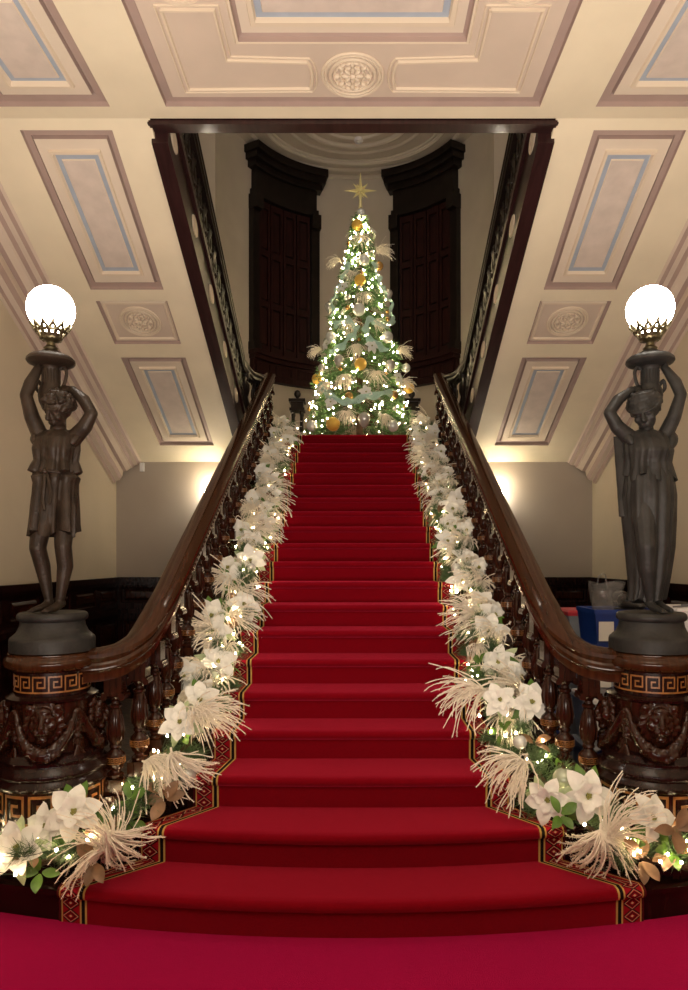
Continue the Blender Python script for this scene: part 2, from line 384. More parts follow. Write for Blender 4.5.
# soffits
pan = [(4.49, 5.69), (5.80, 6.26), (6.42, 7.70)]
for s, nm in ((-1, 'left'), (1, 'right')):
    mb = MB(); rects = [(1.59, 2.2, a, b_) for a, b_ in pan]
    P = lambda x, y, h, s=s: PS(s*x, y, h)
    holed(mb, P, XE, XW, YCR, YB, rects, 0)
    for k, r in enumerate(rects):
        if k == 1: nest(mb, P, r, [(0, 0, 1), (.004, .02, 1), (.02, .03, 3), (.03, .012, 3), (.045, .012, 3), (.055, .025, 7)])
        else: nest(mb, P, r, [(0, 0, 1), (.004, .028, 1), (.045, .028, 1), (.048, .042, 5), (.052, .042, 5), (.060, .012, 2), (.125, .012, 3), (.132, -.006, 3), (.148, -.006, 3), (.158, .02, 4), (.190, .02, 3), (.196, .012, 6)])
    mb.add([P(XE, YCR, 0), P(XE, YB, 0), P(XE, YB, .32), P(XE, YCR, .32)], [(0, 1, 2, 3)], 0)
    mb.add([P(XE, YCR, .32), P(XE, YB, .32), P(XW, YB, .32), P(XW, YCR, .32)], [(0, 1, 2, 3)], 0)
    struct(mb.build('ceiling_soffit_'+nm, CM, smooth=False, fix=False))
    rosette(lambda x, y, h, s=s: PS(s*x, y, .022+h), 1.895, 6.03, .15, 'ceiling_trim_rosette', 1.15)
    # raking cornice against the side wall
    prof = [(2.80, -.30), (2.77, -.30), (2.765, -.26), (2.72, -.25), (2.70, -.20), (2.70, -.13), (2.66, -.125), (2.62, -.09), (2.60, -.085), (2.58, -.05), (2.54, -.045), (2.52, -.015), (2.50, 0), (2.80, .01)]
    rows = [[PS(s*x, y, h) for x, h in prof] for y in (YCR-.02, YB)]
    rows0 = [(s*x, -3.0, ZC+h) for x, h in prof]
    c2 = MB(); c2.grid([rows0]+rows, True, True, 0)
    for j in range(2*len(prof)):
        if j % len(prof) in (1, 3, 5, 8, 10): c2.m[j] = 1  # shadow lines of the grooves painted in as mauve faces
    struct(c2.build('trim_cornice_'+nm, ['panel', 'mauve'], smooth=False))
# upper floor edge and dark header board of the opening
struct(MB().bb(-XW, XW, -3.2, YCR, ZC+.12, ZC+.5).build('ceiling_upper_slab', 'wallg', smooth=False))
hb = MB().bb(-XE-.02, XE+.02, YCR+.02, YCR+.12, ZC-.02, ZC+.55); hb.bb(-XE-.01, XE+.01, YCR+.01, YCR+.05, ZC-.03, ZC-.005)
struct(hb.build('trim_opening_header', 'purple', smooth=False))
# landing
ld = MB().bb(-XW, XW, 8.72, 12.4, 2.9, 3.2); struct(ld.build('floor_landing', 'wood', smooth=False))
struct(MB().bb(-XW, -1.16, 8.0, 8.63, 2.9, 3.03).bb(1.16, XW, 8.0, 8.63, 2.9, 3.03).build('floor_landing_edge', 'wallg', smooth=False))
# apse and flank walls
AC, AR = 10.05, 2.06
def polar(a, r, z): return (r*sin(a), AC+r*cos(a), z)
mb = MB(); n = 48
mb.grid([[polar(-PI/2+PI*k/n, AR, z) for k in range(n+1)] for z in (3.2, 8.44)])
mb.bb(-XW, -AR, AC, AC+.1, 3.2, 8.44); mb.bb(AR, XW, AC, AC+.1, 3.2, 8.44)
struct(mb.build('wall_back_apse', 'apse', angle=30))
mb = MB().bb(-XW-.1, XW+.1, 4.0, 12.4, 8.44, 8.6)
struct(mb.build('ceiling_upper', 'apse', smooth=False))
rg = MB()
for r, w in ((2.0, .05), (1.72, .035), (1.45, .05), (1.38, .02), (1.1, .03), (.85, .05), (.6, .03)):
    rg.tube([(r*cos(2*PI*k/64), 10.5+r*.80*sin(2*PI*k/64), 8.43) for k in range(65)], w, 8)
struct(rg.build('ceiling_trim_rings', 'apse'))
bs = MB()
def carc(mb, a0, a1, r0, r1, z0, z1, mi=0, n=None):
    n = n or max(1, int(abs(a1-a0)/.06)+1)
    rows = [[polar(a0+(a1-a0)*k/n, r, z) for r, z in ((r0, z0), (r1, z0), (r1, z1), (r0, z1))] for k in range(n+1)]
    mb.grid(rows, True, True, mi)
carc(bs, -PI/2, PI/2, AR-.03, AR, 3.2, 3.42)
struct(bs.build('baseboard_apse', 'wood', angle=30))
# two shuttered windows curved with the apse
D = math.radians
for s, nm, k in ((-1, 'left', 1), (1, 'right', 2)):
    a0, a1 = (-57, -19) if s < 0 else (19, 57)
    w = thing('window_%d' % k, polar(D((a0+a1)/2), AR, 4.66), None, None); w['kind'] = 'structure'
    c = MB()
    for e, pr, z0, z1 in ((0, .13, 7.62, 7.72), (-1, .12, 7.72, 8.05), (1.5, .17, 8.05, 8.15), (3, .24, 8.15, 8.25), (4, .30, 8.25, 8.37)):
        carc(c, D(a0-e), D(a1+e), AR-pr, AR-.005, z0, z1)
    c.build('window_cornice', 'black', w, angle=30)
    for e in (a0+1.5, a1-1.5):
        p = MB(); carc(p, D(e-2.2), D(e+2.2), AR-.10, AR-.005, 5.07, 7.62); carc(p, D(e-2.6), D(e+2.6), AR-.14, AR-.005, 5.07, 5.2)
        carc(p, D(e-2.4), D(e+2.4), AR-.19, AR-.005, 7.38, 7.62); p.build('pilaster', 'black', w, angle=30)
    ins = MB(); carc(ins, D(a0+3.7), D(a1-3.7), AR-.03, AR-.005, 5.07, 7.62); ins.build('window_panel', 'black', w, angle=30)
    sw = (a1-a0-8)/4
    for q in range(4):
        b0, b1 = a0+4+q*sw+.3, a0+4+(q+1)*sw-.3; sh = MB()
        for u0, u1 in ((b0, b0+1.3), (b1-1.3, b1)): carc(sh, D(u0), D(u1), AR-.075, AR-.03, 5.1, 7.6)
        for z0, z1 in ((5.1, 5.2), (5.85, 5.95), (6.7, 6.8), (7.5, 7.6)): carc(sh, D(b0+1.3), D(b1-1.3), AR-.075, AR-.03, z0, z1)
        for z0, z1 in ((5.24, 5.81), (5.99, 6.66), (6.84, 7.46)): carc(sh, D(b0+1.7), D(b1-1.7), AR-.06, AR-.03, z0, z1)
        sh.build('shutter', 'shutter', w, angle=30)
    ap = MB()
    carc(ap, D(a0-1), D(a1+1), AR-.20, AR-.005, 5.0, 5.07); carc(ap, D(a0-.5), D(a1+.5), AR-.15, AR-.005, 4.93, 5.0)
    carc(ap, D(a0), D(a1), AR-.09, AR-.005, 4.66, 4.93); carc(ap, D(a0), D(a1), AR-.13, AR-.005, 4.62, 4.70)
    pw = (a1-a0)/3
    for q in range(3):
        u0, u1 = a0+q*pw+1.5, a0+(q+1)*pw-1.5
        for A in ((u0, u1, 4.73, 4.75), (u0, u1, 4.89, 4.91), (u0, u0+.8, 4.73, 4.91), (u1-.8, u1, 4.73, 4.91)): carc(ap, D(A[0]), D(A[1]), AR-.105, AR-.05, A[2], A[3])
    ap.build('window_sill', 'shutter', w, angle=30)

# ================================================================ STAIRCASE
def front(i, X): return nose_y(i)+nose_c(i)*X*X
st = thing('staircase', (0, 2.9, 0), 'dark wooden staircase rising straight to the landing under the crimson carpet', 'staircase')
XS = {1: 2.05, 2: 1.26, 3: 1.10}
for i in range(1, 21):
    xe = XS.get(i, 1.02); n = 24
    zb = max(0, (i-4)*RISE)
    yb = (nose_y(i+1)+.05 if i < 20 else 8.70)
    top = [(-xe+2*xe*k/n) for k in range(n+1)]
    if i == 1: yback = lambda X: 3.95
    else: yback = lambda X: max(yb, front(i+1, min(abs(X), 1.1))+.03) if i < 20 else 8.70
    mb = MB(); rows = []
    for X in top:
        f0 = front(i, X); e = max(0, abs(X)-(xe-.12))/.12; 
        if i in (2, 3): f0 += .10*e*e
        rows.append([(X, f0+.028, zb), (X, f0+.028, i*RISE-.035), (X, f0+.004, i*RISE-.032), (X, f0+.002, i*RISE-.008), (X, f0+.012, i*RISE-.002), (X, yback(X), i*RISE-.002), (X, yback(X), zb)])
    mb.grid(rows, True, True); mb.build('step', 'wood', st, angle=35)
# closed strings / spandrels left and right
CURB = .06
def lineZ(Y): return RISE*(1+(Y-2.97)/GO_)
for s in (-1, 1):
    mb = MB().extr([(3.80, 0), (8.0, 0), (8.0, 2.9), (8.66, 2.9), (8.66, 3.26), (3.80, lineZ(3.8)+CURB)], 0, s*1.005, s*1.135)
    mb.build('string', 'wood', st, smooth=False)
    mb = MB().extr([(3.80, lineZ(3.8)+CURB), (8.66, 3.26), (8.66, 3.29), (3.80, lineZ(3.8)+CURB+.03)], 0, s*.985, s*1.155)
    mb.build('string_cap', 'woodr', st, smooth=False)
    pth = catmull([(s*1.07, 3.82, 0), (s*1.075, 3.68, 0), (s*1.12, 3.56, 0), (s*1.20, 3.47, 0), (s*1.29, 3.42, 0)], 6)
    rows = []
    for k, p in enumerate(pth):
        t = (pth[min(k+1, len(pth)-1)]-pth[max(k-1, 0)]).normalized(); nn = V((-t.y, t.x, 0)); zt = .69-.25*min(1, k/14)
        rows.append([p+nn*.065+V((0,0,.16)), p+nn*.065+V((0,0,zt)), p-nn*.065+V((0,0,zt)), p-nn*.065+V((0,0,.16))])
    MB().grid(rows, True, True).build('string', 'wood', st, angle=30)

# runner: field and two borders
XB = {1: 1.17, 2: .90, 3: .70}
def xb(i): return XB.get(i, .665)
BW = .135
prof = []       # (step for curve, Y shift, z, half width)
T = .007
for i in range(1, 21):
    c = nose_c(i); y = nose_y(i); h = xb(i)
    prof.append((c, y+.028-T, (i-1)*RISE+(.008 if i == 1 else T), h))
    prof += [(c, y+.026-T, i*RISE-.045, h), (c, y+.008-T, i*RISE-.036, h), (c, y-T, i*RISE-.022, h), (c, y-T*.6, i*RISE-.004, h), (c, y+.012, i*RISE+T, h), (c, y+.05, i*RISE+T, h)]
    if i < 20: prof.append((nose_c(i+1), nose_y(i+1)+.020-T, i*RISE+T, xb(i+1)))
prof += [(0, 9.0, 3.2+T, .665)]
cum = [0]
for a, b_ in zip(prof, prof[1:]): cum.append(cum[-1]+math.hypot(b_[1]-a[1]+(b_[3]-a[3])*.8, b_[2]-a[2]))
run = thing('stair_carpet', (0, 2.9, .16), 'crimson stair carpet with patterned gold-edged borders running up the steps', 'carpet')
def strip(lo, hi, n):
    mb = MB(); mb.uv = []; rows = []
    for (c, y, z, h), u in zip(prof, cum):
        r = []
        for k in range(n+1):
            t = k/n; X = lo(h)+(hi(h)-lo(h))*t; r.append((X, y+c*X*X, z)); mb.uv.append((u, t))
        rows.append(r)
    mb.grid(rows); 
    # thickness
    return mb
strip(lambda h: -h, lambda h: h, 20).build('carpet_field', 'carpet', run, angle=50, fix=False)
strip(lambda h: -h, lambda h: -h-BW, 2).build('carpet_border', 'border', run, angle=50, fix=False)['label'] = 'gold, black and red patterned border'
strip(lambda h: h, lambda h: h+BW, 2).build('carpet_border', 'border', run, angle=50, fix=False)['label'] = 'gold, black and red patterned border'
tag(MB().bb(-1.0, 1.0, 8.9, 10.9, 3.2, 3.214).build('landing_carpet', 'carpet', smooth=False), 'crimson carpet lying on the landing under the christmas tree', 'carpet')

# ---------------------------------------------------------------- greek key band helper (wrapped on a cylinder)
def key_band(mb, c, r, z0, z1, n, t=.12, a0=0, a1=2*PI):
    H = z1-z0; cw = (a1-a0)/n; q = H/4
    def rect(u0, v0, u1, v1, k):
        m_ = max(1, int(abs(u1-u0)*3)); rows = []
        for j in range(m_+1):
            u = u0+(u1-u0)*j/m_; a = a0+(k+u/5)*cw
            rows.append([(c[0]+(r+.0015)*cos(a), c[1]+(r+.0015)*sin(a), c[2]+z0+v*q) for v in (v0, v1)]+[(c[0]+(r-.003)*cos(a), c[1]+(r-.003)*sin(a), c[2]+z0+v*q) for v in (v1, v0)])
        mb.grid(rows, True, True)
    w = .42
    for k in range(n):
        for (x0, y0, x1, y1) in ((0, 0, 0, 4), (0, 4, 3.8, 4), (3.8, 4, 3.8, 1.3), (3.8, 1.3, 1.5, 1.3), (1.5, 1.3, 1.5, 2.7), (1.5, 2.7, 2.6, 2.7), (0, 0, 5, 0)):
            rect(min(x0, x1)-w/2, min(y0, y1)-w/2, max(x0, x1)+w/2, max(y0, y1)+w/2, k)
    return mb

# ================================================================ BALUSTRADES (main flight)
def baluster_template():
    pr = [(.034, .07), (.040, .078), (.040, .09), (.026, .10), (.024, .108), (.038, .122), (.047, .145), (.049, .168), (.045, .19), (.030, .205), (.023, .215), (.030, .222), (.030, .23), (.026, .237),
          (.034, .255), (.040, .285), (.041, .31), (.036, .36), (.029, .40), (.025, .412), (.033, .42), (.033, .43), (.022, .438), (.020, .45), (.028, .462), (.043, .478), (.045, .486)]
    mb = MB().lathe(pr, seg=20); mb.box((0, 0, .035), (.098, .098, .07)); mb.box((0, 0, .543), (.088, .088, .115)); mb.box((0, 0, .487), (.108, .098, .014))
    for s in (-1, 1):
        mb.tube([(s*.045, -.045, .474), (s*.045, .045, .474)], .016, 10)
    for k in range(10):
        a = 2*PI*k/10; mb.tube([(.037*cos(a), .037*sin(a), .26), (.0425*cos(a), .0425*sin(a), .305), (.032*cos(a), .032*sin(a), .385)], [.004, .006, .003], 5)
    return mb
RAILOFF, XR = .81, 1.06
bal_me = None
def rail_prof(w=.068, d=.15):
    return [(-.8*w, 0), (-1.05*w, -.012), (-1.08*w, -.03), (-.92*w, -.045), (-.85*w, -.055), (-1.0*w, -.07), (-1.0*w, -.09), (-.8*w, -.10), (-.72*w, -.115), (-.72*w, -d), (.72*w, -d), (.72*w, -.115), (.8*w, -.10), (1.0*w, -.09), (1.0*w, -.07), (.85*w, -.055), (.92*w, -.045), (1.08*w, -.03), (1.05*w, -.012), (.8*w, 0), (.45*w, .012), (0, .016), (-.45*w, .012)]
for s, nm in ((-1, 'left'), (1, 'right')):
    bt = thing('balustrade', (s*XR, 3.9, .6), 'polished dark wooden balustrade climbing the %s side of the stairs' % nm, 'balustrade', 'stair balustrades')
    P = [(s*1.42, 3.40, 1.165), (s*1.33, 3.40, 1.165), (s*1.25, 3.415, 1.17), (s*1.17, 3.46, 1.195), (s*1.10, 3.56, 1.265), (s*1.065, 3.72, 1.38)]
    P = catmull(P, 6)
    y = 3.85
    while y < 8.50: P.append(V((s*XR, y, lineZ(y)+RAILOFF))); y += .3
    P.append(V((s*XR, 8.50, lineZ(8.50)+RAILOFF)))
    fr = []
    for k, p in enumerate(P):
        t = (P[min(k+1, len(P)-1)]-P[max(k-1, 0)]).normalized(); a = V((-t.y, t.x, 0)).normalized(); fr.append((a, V((0, 0, 1))))
    MB().sweep(P, fr, rail_prof()).build('handrail', 'rail', bt, angle=35)
    # bead row under the rail
    bd = MB(); y = 3.95
    while y < 8.4:
        for e in (-1, 1): bd.sphere((s*XR+e*.064, y, lineZ(y)+RAILOFF-.082), (.010, .016, .011), 6, 4)
        y += .055
    bd.build('bead_moulding', 'rail', bt)
    spots = [(s*XR, 3.76+.297*k) for k in range(1, 17)]
    spots = [(x_, y_, lineZ(y_)+CURB+.03) for x_, y_ in spots]
    spots = [(s*1.205, 3.465, .44), (s*1.115, 3.565, .50), (s*1.075, 3.70, .58), (s*1.06, 3.86, .71)]+spots
    for x_, y_, z_ in spots:
        if bal_me is None:
            o = baluster_template().build('baluster', 'woodr'); bal_me = o.data
            ki = key_band(MB(), (0, 0, 0), .0485, .148, .176, 14).build('key_inlay', 'inlay'); key_me = ki.data
        else:
            o = bpy.data.objects.new('baluster', bal_me); COL.objects.link(o); ki = bpy.data.objects.new('key_inlay', key_me); COL.objects.link(ki)
        o.parent = bt; o.location = V((x_, y_, z_))-bt.location
        top = 1.03 if y_ < 3.6 else 1.0
        o.scale = (1, 1, top); ki.parent = o
    # landing end: scroll of rail joining the upper flight
for s, nm in ((-1, 'left'), (1, 'right')):
    ub = thing('upper_balustrade', (s*1.27, 7.8, 2.9), 'near-black balustrade of the %s upper flight, seen from below' % nm, 'balustrade', 'upper flight balustrades')
    def U(y, off): return ZB+S2*(YB-y)+off
    mb = MB()
    for x0, x1, o0, o1 in ((1.235, 1.345, -.03, .06), (1.255, 1.33, .06, .12), (1.265, 1.325, .12, .40), (1.24, 1.34, .38, .44)):
        mb.extr([(4.54, U(4.54, o0)), (8.05, U(8.05, o0)), (8.05, U(8.05, o1)), (4.54, U(4.54, o1))], 0, s*x0, s*x1)
    mb.build('string', 'purple', ub, smooth=False)
    for k in range(6):
        y = 4.78+.62*k; t = V((0, -1, S2)).normalized(); nn = V((0, S2, 1)).normalized(); c = V((s*1.262, y, U(y, .25)))
        md = MB(); md.grid([[c+V((-s*(0 if q < 1 else .008), 0, 0))+(t*cos(2*PI*j/24)*.095+nn*sin(2*PI*j/24)*.065)*rr for j in range(24)] for q, rr in ((0, 1), (1, .96))], True, True)
        o = md.build('oval_medallion', 'mould', ub); o['label'] = 'pale oval medallion'
    # scroll-work balusters
    y = 4.66; sc_ = []
    while y < 7.85:
        z0 = U(y, .44); H = .46; b_ = MB()
        pts = [(.0, 0), (.05, .06), (.06, .13), (.0, .19), (-.06, .25), (-.05, .33), (0, .38), (.04, .42), (0, H)]
        b_.tube(catmull([(s*1.29, y+q, z0+w) for q, w in pts], 3), .022, 6, flat=1.6)
        b_.tube(catmull([(s*1.29, y-q*.9, z0+w) for q, w in pts], 3), .017, 6, flat=1.6)
        b_.sphere((s*1.29, y, z0+.19), .035, 8, 6); b_.build('baluster', 'black', ub); y += .20
    P = [V((s*1.29, 4.3, U(4.3, 1.0))), V((s*1.29, 7.72, U(7.72, 1.0)))]
    P += catmull([(s*1.29, 7.72, U(7.72, 1.0)), (s*1.28, 7.9, 3.90), (s*1.23, 8.1, 3.86), (s*1.15, 8.32, 3.88), (s*1.07, 8.52, 3.90)], 4)[1:]
    fr = []
    for k, p in enumerate(P):
        t = (P[min(k+1, len(P)-1)]-P[max(k-1, 0)]).normalized(); a = V((-t.y, t.x, 0)).normalized(); fr.append((a, V((0, 0, 1))))
    MB().sweep(P, fr, rail_prof(.055, .12)).build('handrail', 'black', ub, angle=35)
    for (x_, y_) in ((1.27, 7.93), (1.20, 8.2)):
        nw = MB(); zt = 3.78
        nw.lathe([(.05, 2.95), (.05, 3.22), (.06, 3.24), (.035, 3.28), (.055, 3.36), (.062, 3.42), (.04, 3.48), (.03, 3.52), (.05, 3.58), (.052, 3.66), (.03, 3.70), (.05, 3.74), (.05, zt+.02)], (s*x_, y_, 0), 12)
        nw.tube(catmull([(s*x_, y_-.05, 3.3), (s*x_, y_-.10, 3.42), (s*x_, y_-.05, 3.55), (s*x_, y_-.10, 3.66), (s*x_, y_-.02, 3.75)], 3), .025, 6)
        nw.build('scroll_bracket', 'black', ub)
    mb = MB().bb(s*1.14, s*1.33, 7.80, 8.63, 2.88, 3.24); mb.build('landing_fascia', 'purple', ub, smooth=False)

# ================================================================ PEDESTALS
PX, PY = 1.495, 3.40
def lion_template():
    mb = MB()
    mb.sphere((0, .01, 0), (.058, .045, .07)); mb.sphere((0, -.03, -.02), (.032, .028, .028)); mb.sphere((0, -.055, -.008), (.014, .010, .010))
    mb.cap((0, -.028, .045), (0, -.052, .0), .012, .011); mb.sphere((0, -.02, .045), (.035, .022, .022))
    for s in (-1, 1):
        mb.sphere((s*.017, -.048, -.026), (.016, .012, .012)); mb.sphere((s*.035, -.015, -.005), (.02, .02, .026)); mb.cap((s*.012, -.035, .028), (s*.04, -.022, .024), .008, .008)
        mb.sphere((s*.022, -.034, .014), .008); mb.sphere((s*.055, .0, .058), (.018, .012, .018)); mb.cap((s*.008, -.035, -.044), (s*.02, -.03, -.04), .006, .006)
    mb.sphere((0, -.025, -.058), (.024, .02, .014))
    for k in range(18):
        a = 2*PI*k/18; R = .068+.006*(k % 2)
        mb.cap((.05*cos(a), .01, .058*sin(a)), (R*cos(a+.15), .012, R*1.15*sin(a+.15)), .017, .015)
    o = mb.build('lion_head', 'woodr'); return remesh(o, .0045, 2)
def swag_template(r):      # hangs on the drum from -45 to +45 degrees around -Y
    mb = MB(); n = 26; pts = []
    for k in range(n+1):
        t = -1+2*k/n; a = -PI/2+t*PI/4*.92; z = .09-.19*(1-t*t); R = r+.012+.022*(1-t*t)
        pts.append(V((R*cos(a), R*sin(a), z)))
    mb.tube(pts, [.015+.022*(1-abs(-1+2*k/n)**1.5) for k in range(n+1)], 8)
    rr = random.Random(3)
    for k, p in enumerate(pts):
        w = .015+.022*(1-abs(-1+2*k/n)**1.5)
        for q in range(3):
            d = V((rr.uniform(-1, 1), rr.uniform(-1, 1), rr.uniform(-1, 1))).normalized(); mb.sphere(p+d*w*.8, w*.5, 7, 5)
    for s in (-1, 1):
        a = -PI/2+s*PI/4*.98; c = V(((r+.01)*cos(a), (r+.01)*sin(a), .09))
        for q in range(5):
            b_ = c+V((0, 0, -.03*q)); mb.sphere(b_, (.02, .02, .022-.002*q), 7, 5)
            for e in (-1, 1): mb.cap(b_, b_+V((-sin(a)*e*.03, cos(a)*e*.03, -.02)), .009, .004, 6)
        for q in range(4):
            mb.cap(c+V((0, 0, -.17)), c+V((cos(a)*.02-sin(a)*(q-1.5)*.022, sin(a)*.02+cos(a)*(q-1.5)*.022, -.24+.012*abs(q-1.5))), .012, .007, 6)
    o = mb.build('carved_swag', 'woodr'); return remesh(o, .0055, 1)
lion = lion_template(); swag = swag_template(.188); firstP = True
for s, nm in ((-1, 'left'), (1, 'right')):
    pd = thing('newel_pedestal', (s*PX, PY, .16), 'round carved dark wood pedestal with lion heads under the %s statue' % nm, 'pedestal', 'carved newel pedestals')
    c = (s*PX, PY, 0)
    MB().lathe([(.285, .158), (.285, .20), (.275, .22), (.262, .25), (.255, .27)], c, 48).build('base', 'wood', pd, angle=30)
    MB().lathe([(.248, .27), (.248, .532)], c, 48, caps=True).build('lower_drum', 'wood', pd, angle=30)
    key_band(MB(), c, .248, .388, .515, 12).build('greek_key_inlay', 'inlay', pd, smooth=False)
    MB().lathe([(.255, 0.530), (.272, 0.542), (.277, 0.559), (.262, 0.576), (.258, 0.584), (.270, 0.601), (.268, 0.617), (.240, 0.638), (.236, 0.650), (.240, 0.663), (.220, 0.684), (.200, 0.700)], c, 48).build('base_moulding', 'wood', pd, angle=50)
    MB().lathe([(.192, .70), (.184, .82), (.188, .94)], c, 48).build('carved_drum', 'woodr', pd, angle=30)
    MB().lathe([(.190, .935), (.210, .945), (.213, .955), (.192, .965), (.175, .97)], c, 48).build('ledge', 'wood', pd, angle=40)
    MB().lathe([(.175, .968), (.175, 1.082)], c, 48).build('upper_drum', 'wood', pd, angle=30)
    key_band(MB(), c, .175, .988, 1.062, 15).build('greek_key_inlay', 'inlay', pd, smooth=False)
    MB().lathe([(.178, 1.08), (.200, 1.092), (.218, 1.102), (.225, 1.122), (.220, 1.14), (.208, 1.15), (.204, 1.155), (.204, 1.165), (.19, 1.17)], c, 48).build('cap_moulding', 'rail', pd, angle=40)
    for k in range(4):
        a = k*PI/2 - s*.22
        if firstP and k == 0: l, w_ = lion, swag
        else: l, w_ = lion.copy(), swag.copy(); COL.objects.link(l); COL.objects.link(w_)
        l.parent = pd; w_.parent = pd
        l.location = V((.203*sin(a), -.203*cos(a), .85-.16)); l.scale = (1.15, 1.1, 1.2); l.rotation_euler = (0, 0, a)
        w_.location = V((0, 0, .80-.16)); w_.rotation_euler = (0, 0, a)
    firstP = False

# ================================================================ STATUES
U_ = .005
def loft(mb, rings, folds, seg=72, seed=0, cap=True, hem=0, thick=None):
    """rings: (z, cx, cy, rx, ry, fold amp)"""
    rr = random.Random(seed); ph = [rr.uniform(0, 6.28) for _ in range(8)]; rows = []
    rs = []
    for k in range(len(rings)-1):
        for j in range(4):
            t = j/4; rs.append(tuple(a+(b_-a)*t for a, b_ in zip(rings[k], rings[k+1])))
    rs.append(rings[-1]); n = len(rs)
    for i, (z, cx, cy, rx, ry, am) in enumerate(rs):
        row = []; w = i/(n-1)
        for j in range(seg):
            a = 2*PI*j/seg
            f = sum(math.copysign(abs(sin(q*a+ph[e]+w*(1.2 if e % 2 else -.9)))**.7, sin(q*a+ph[e]+w*(1.2 if e % 2 else -.9)))*wt for e, (q, wt) in enumerate(folds))
            m_ = 1+am*f; zz = z+(hem*sin(5*a+ph[3])*(w**4))
            row.append((cx+rx*m_*cos(a), cy+ry*m_*sin(a), zz))
        rows.append(row)
    mb.grid(rows, True, cap); return mb
def hand(mb, wrist, direction, palmn, size=.062, curl=.3, side=1, spread=.22):
    d = V(direction).normalized(); n = V(palmn); n = (n-d*n.dot(d)).normalized(); t = d.cross(n)*side; w = V(wrist)
    pc = w+d*size*.45
    R = Matrix((d, t, n)).transposed(); mb.sphere(pc, (size*.5, size*.36, size*.17), 10, 8, 0, R)
    for k in range(4):
        e = (k-1.5)/1.5; L_ = size*(.62, .72, .68, .52)[k]; b0 = w+d*size*.82+t*e*size*.27; dr = (d+t*e*spread).normalized()
        c1 = b0+(dr*cos(curl*.6)+n*sin(curl*.6))*L_*.5; c2 = c1+(dr*cos(curl*1.6)+n*sin(curl*1.6))*L_*.5
        mb.chain([b0, c1, c2], [size*.105, size*.095, size*.075], 8)
    b0 = w+d*size*.3-t*size*.3; c1 = b0+(d*.6-t*.8+n*.3).normalized()*size*.36; c2 = c1+(d*.85-t*.35+n*.35).normalized()*size*.28
    mb.chain([b0, c1, c2], [size*.12, size*.11, size*.085], 8)
def head(mb, c, R_, look, sc=1.0):
    """look: Euler for the head (faces -Y)"""
    R = look.to_matrix(); c = V(c)
    def S(p, r): mb.sphere(c+R@(V(p)*sc), tuple(v*sc for v in (r if hasattr(r, '__len__') else (r, r, r))), 14, 10, 0, R)
    def C(a, b_, r0, r1): mb.cap(c+R@(V(a)*sc), c+R@(V(b_)*sc), r0*sc, r1*sc, 8)
    S((0, .008, .012), (.056, .066, .062)); S((0, -.022, -.030), (.040, .040, .048)); S((0, -.040, -.066), (.018, .016, .014))
    C((0, -.058, .012), (0, -.074, -.018), .007, .011); S((0, -.070, -.022), (.013, .009, .008))
    for s in (-1, 1):
        C((s*.008, -.056, .016), (s*.034, -.046, .014), .0065, .006); S((s*.021, -.0505, .0005), (.0105, .007, .0065))
        S((s*.028, -.042, -.022), (.015, .014, .017)); S((s*.056, .008, -.004), (.007, .014, .018))
    C((-.013, -.060, -.041), (.013, -.060, -.041), .0055, .0055); C((-.010, -.058, -.050), (.010, -.058, -.050), .006, .006)
def hair(mb, c, look, sc, curls, seed=1):
    R = look.to_matrix(); c = V(c); rr = random.Random(seed)
    if curls:
        for k in range(120):
            z = rr.uniform(-.35, 1); a = rr.uniform(0, 6.28); q = math.sqrt(1-z*z); d = V((q*cos(a), q*sin(a), z))
            if d.y < -.55 and d.z < .45: continue
            p = V((d.x*.060, d.y*.070+.010, d.z*.066+.016)); r = rr.uniform(.011, .017)
            mb.sphere(c+R@(p*sc), (r*sc, r*sc, r*.8*sc), 7, 5)
        mb.sphere(c+R@(V((0, .014, .022))*sc), (.060*sc, .066*sc, .060*sc), 14, 10, 0, R)
    else:
        mb.sphere(c+R@(V((0, .020, .018))*sc), (.066*sc, .070*sc, .066*sc), 16, 12, 0, R)
        for k in range(9):
            t = -.9+.225*k; pts = [c+R@(V((.067*sin(b_)*math.sqrt(max(.05, 1-t*t*.8)), .018-.060*cos(b_)*.9*math.sqrt(max(.05, 1-t*t*.5)), .018+.060*t))*sc) for b_ in np.linspace(-1.9, 1.9, 9)]
            if k > 3: mb.tube(pts, .009*sc, 6)
        mb.sphere(c+R@(V((0, .088, .0))*sc), (.034*sc, .034*sc, .034*sc), 10, 8)
        mb.tube([c+R@(V((.068*cos(b_), .012+.070*sin(b_), .030+.02*sin(b_)))*sc) for b_ in np.linspace(0, 6.28, 24)], .007*sc, 6)
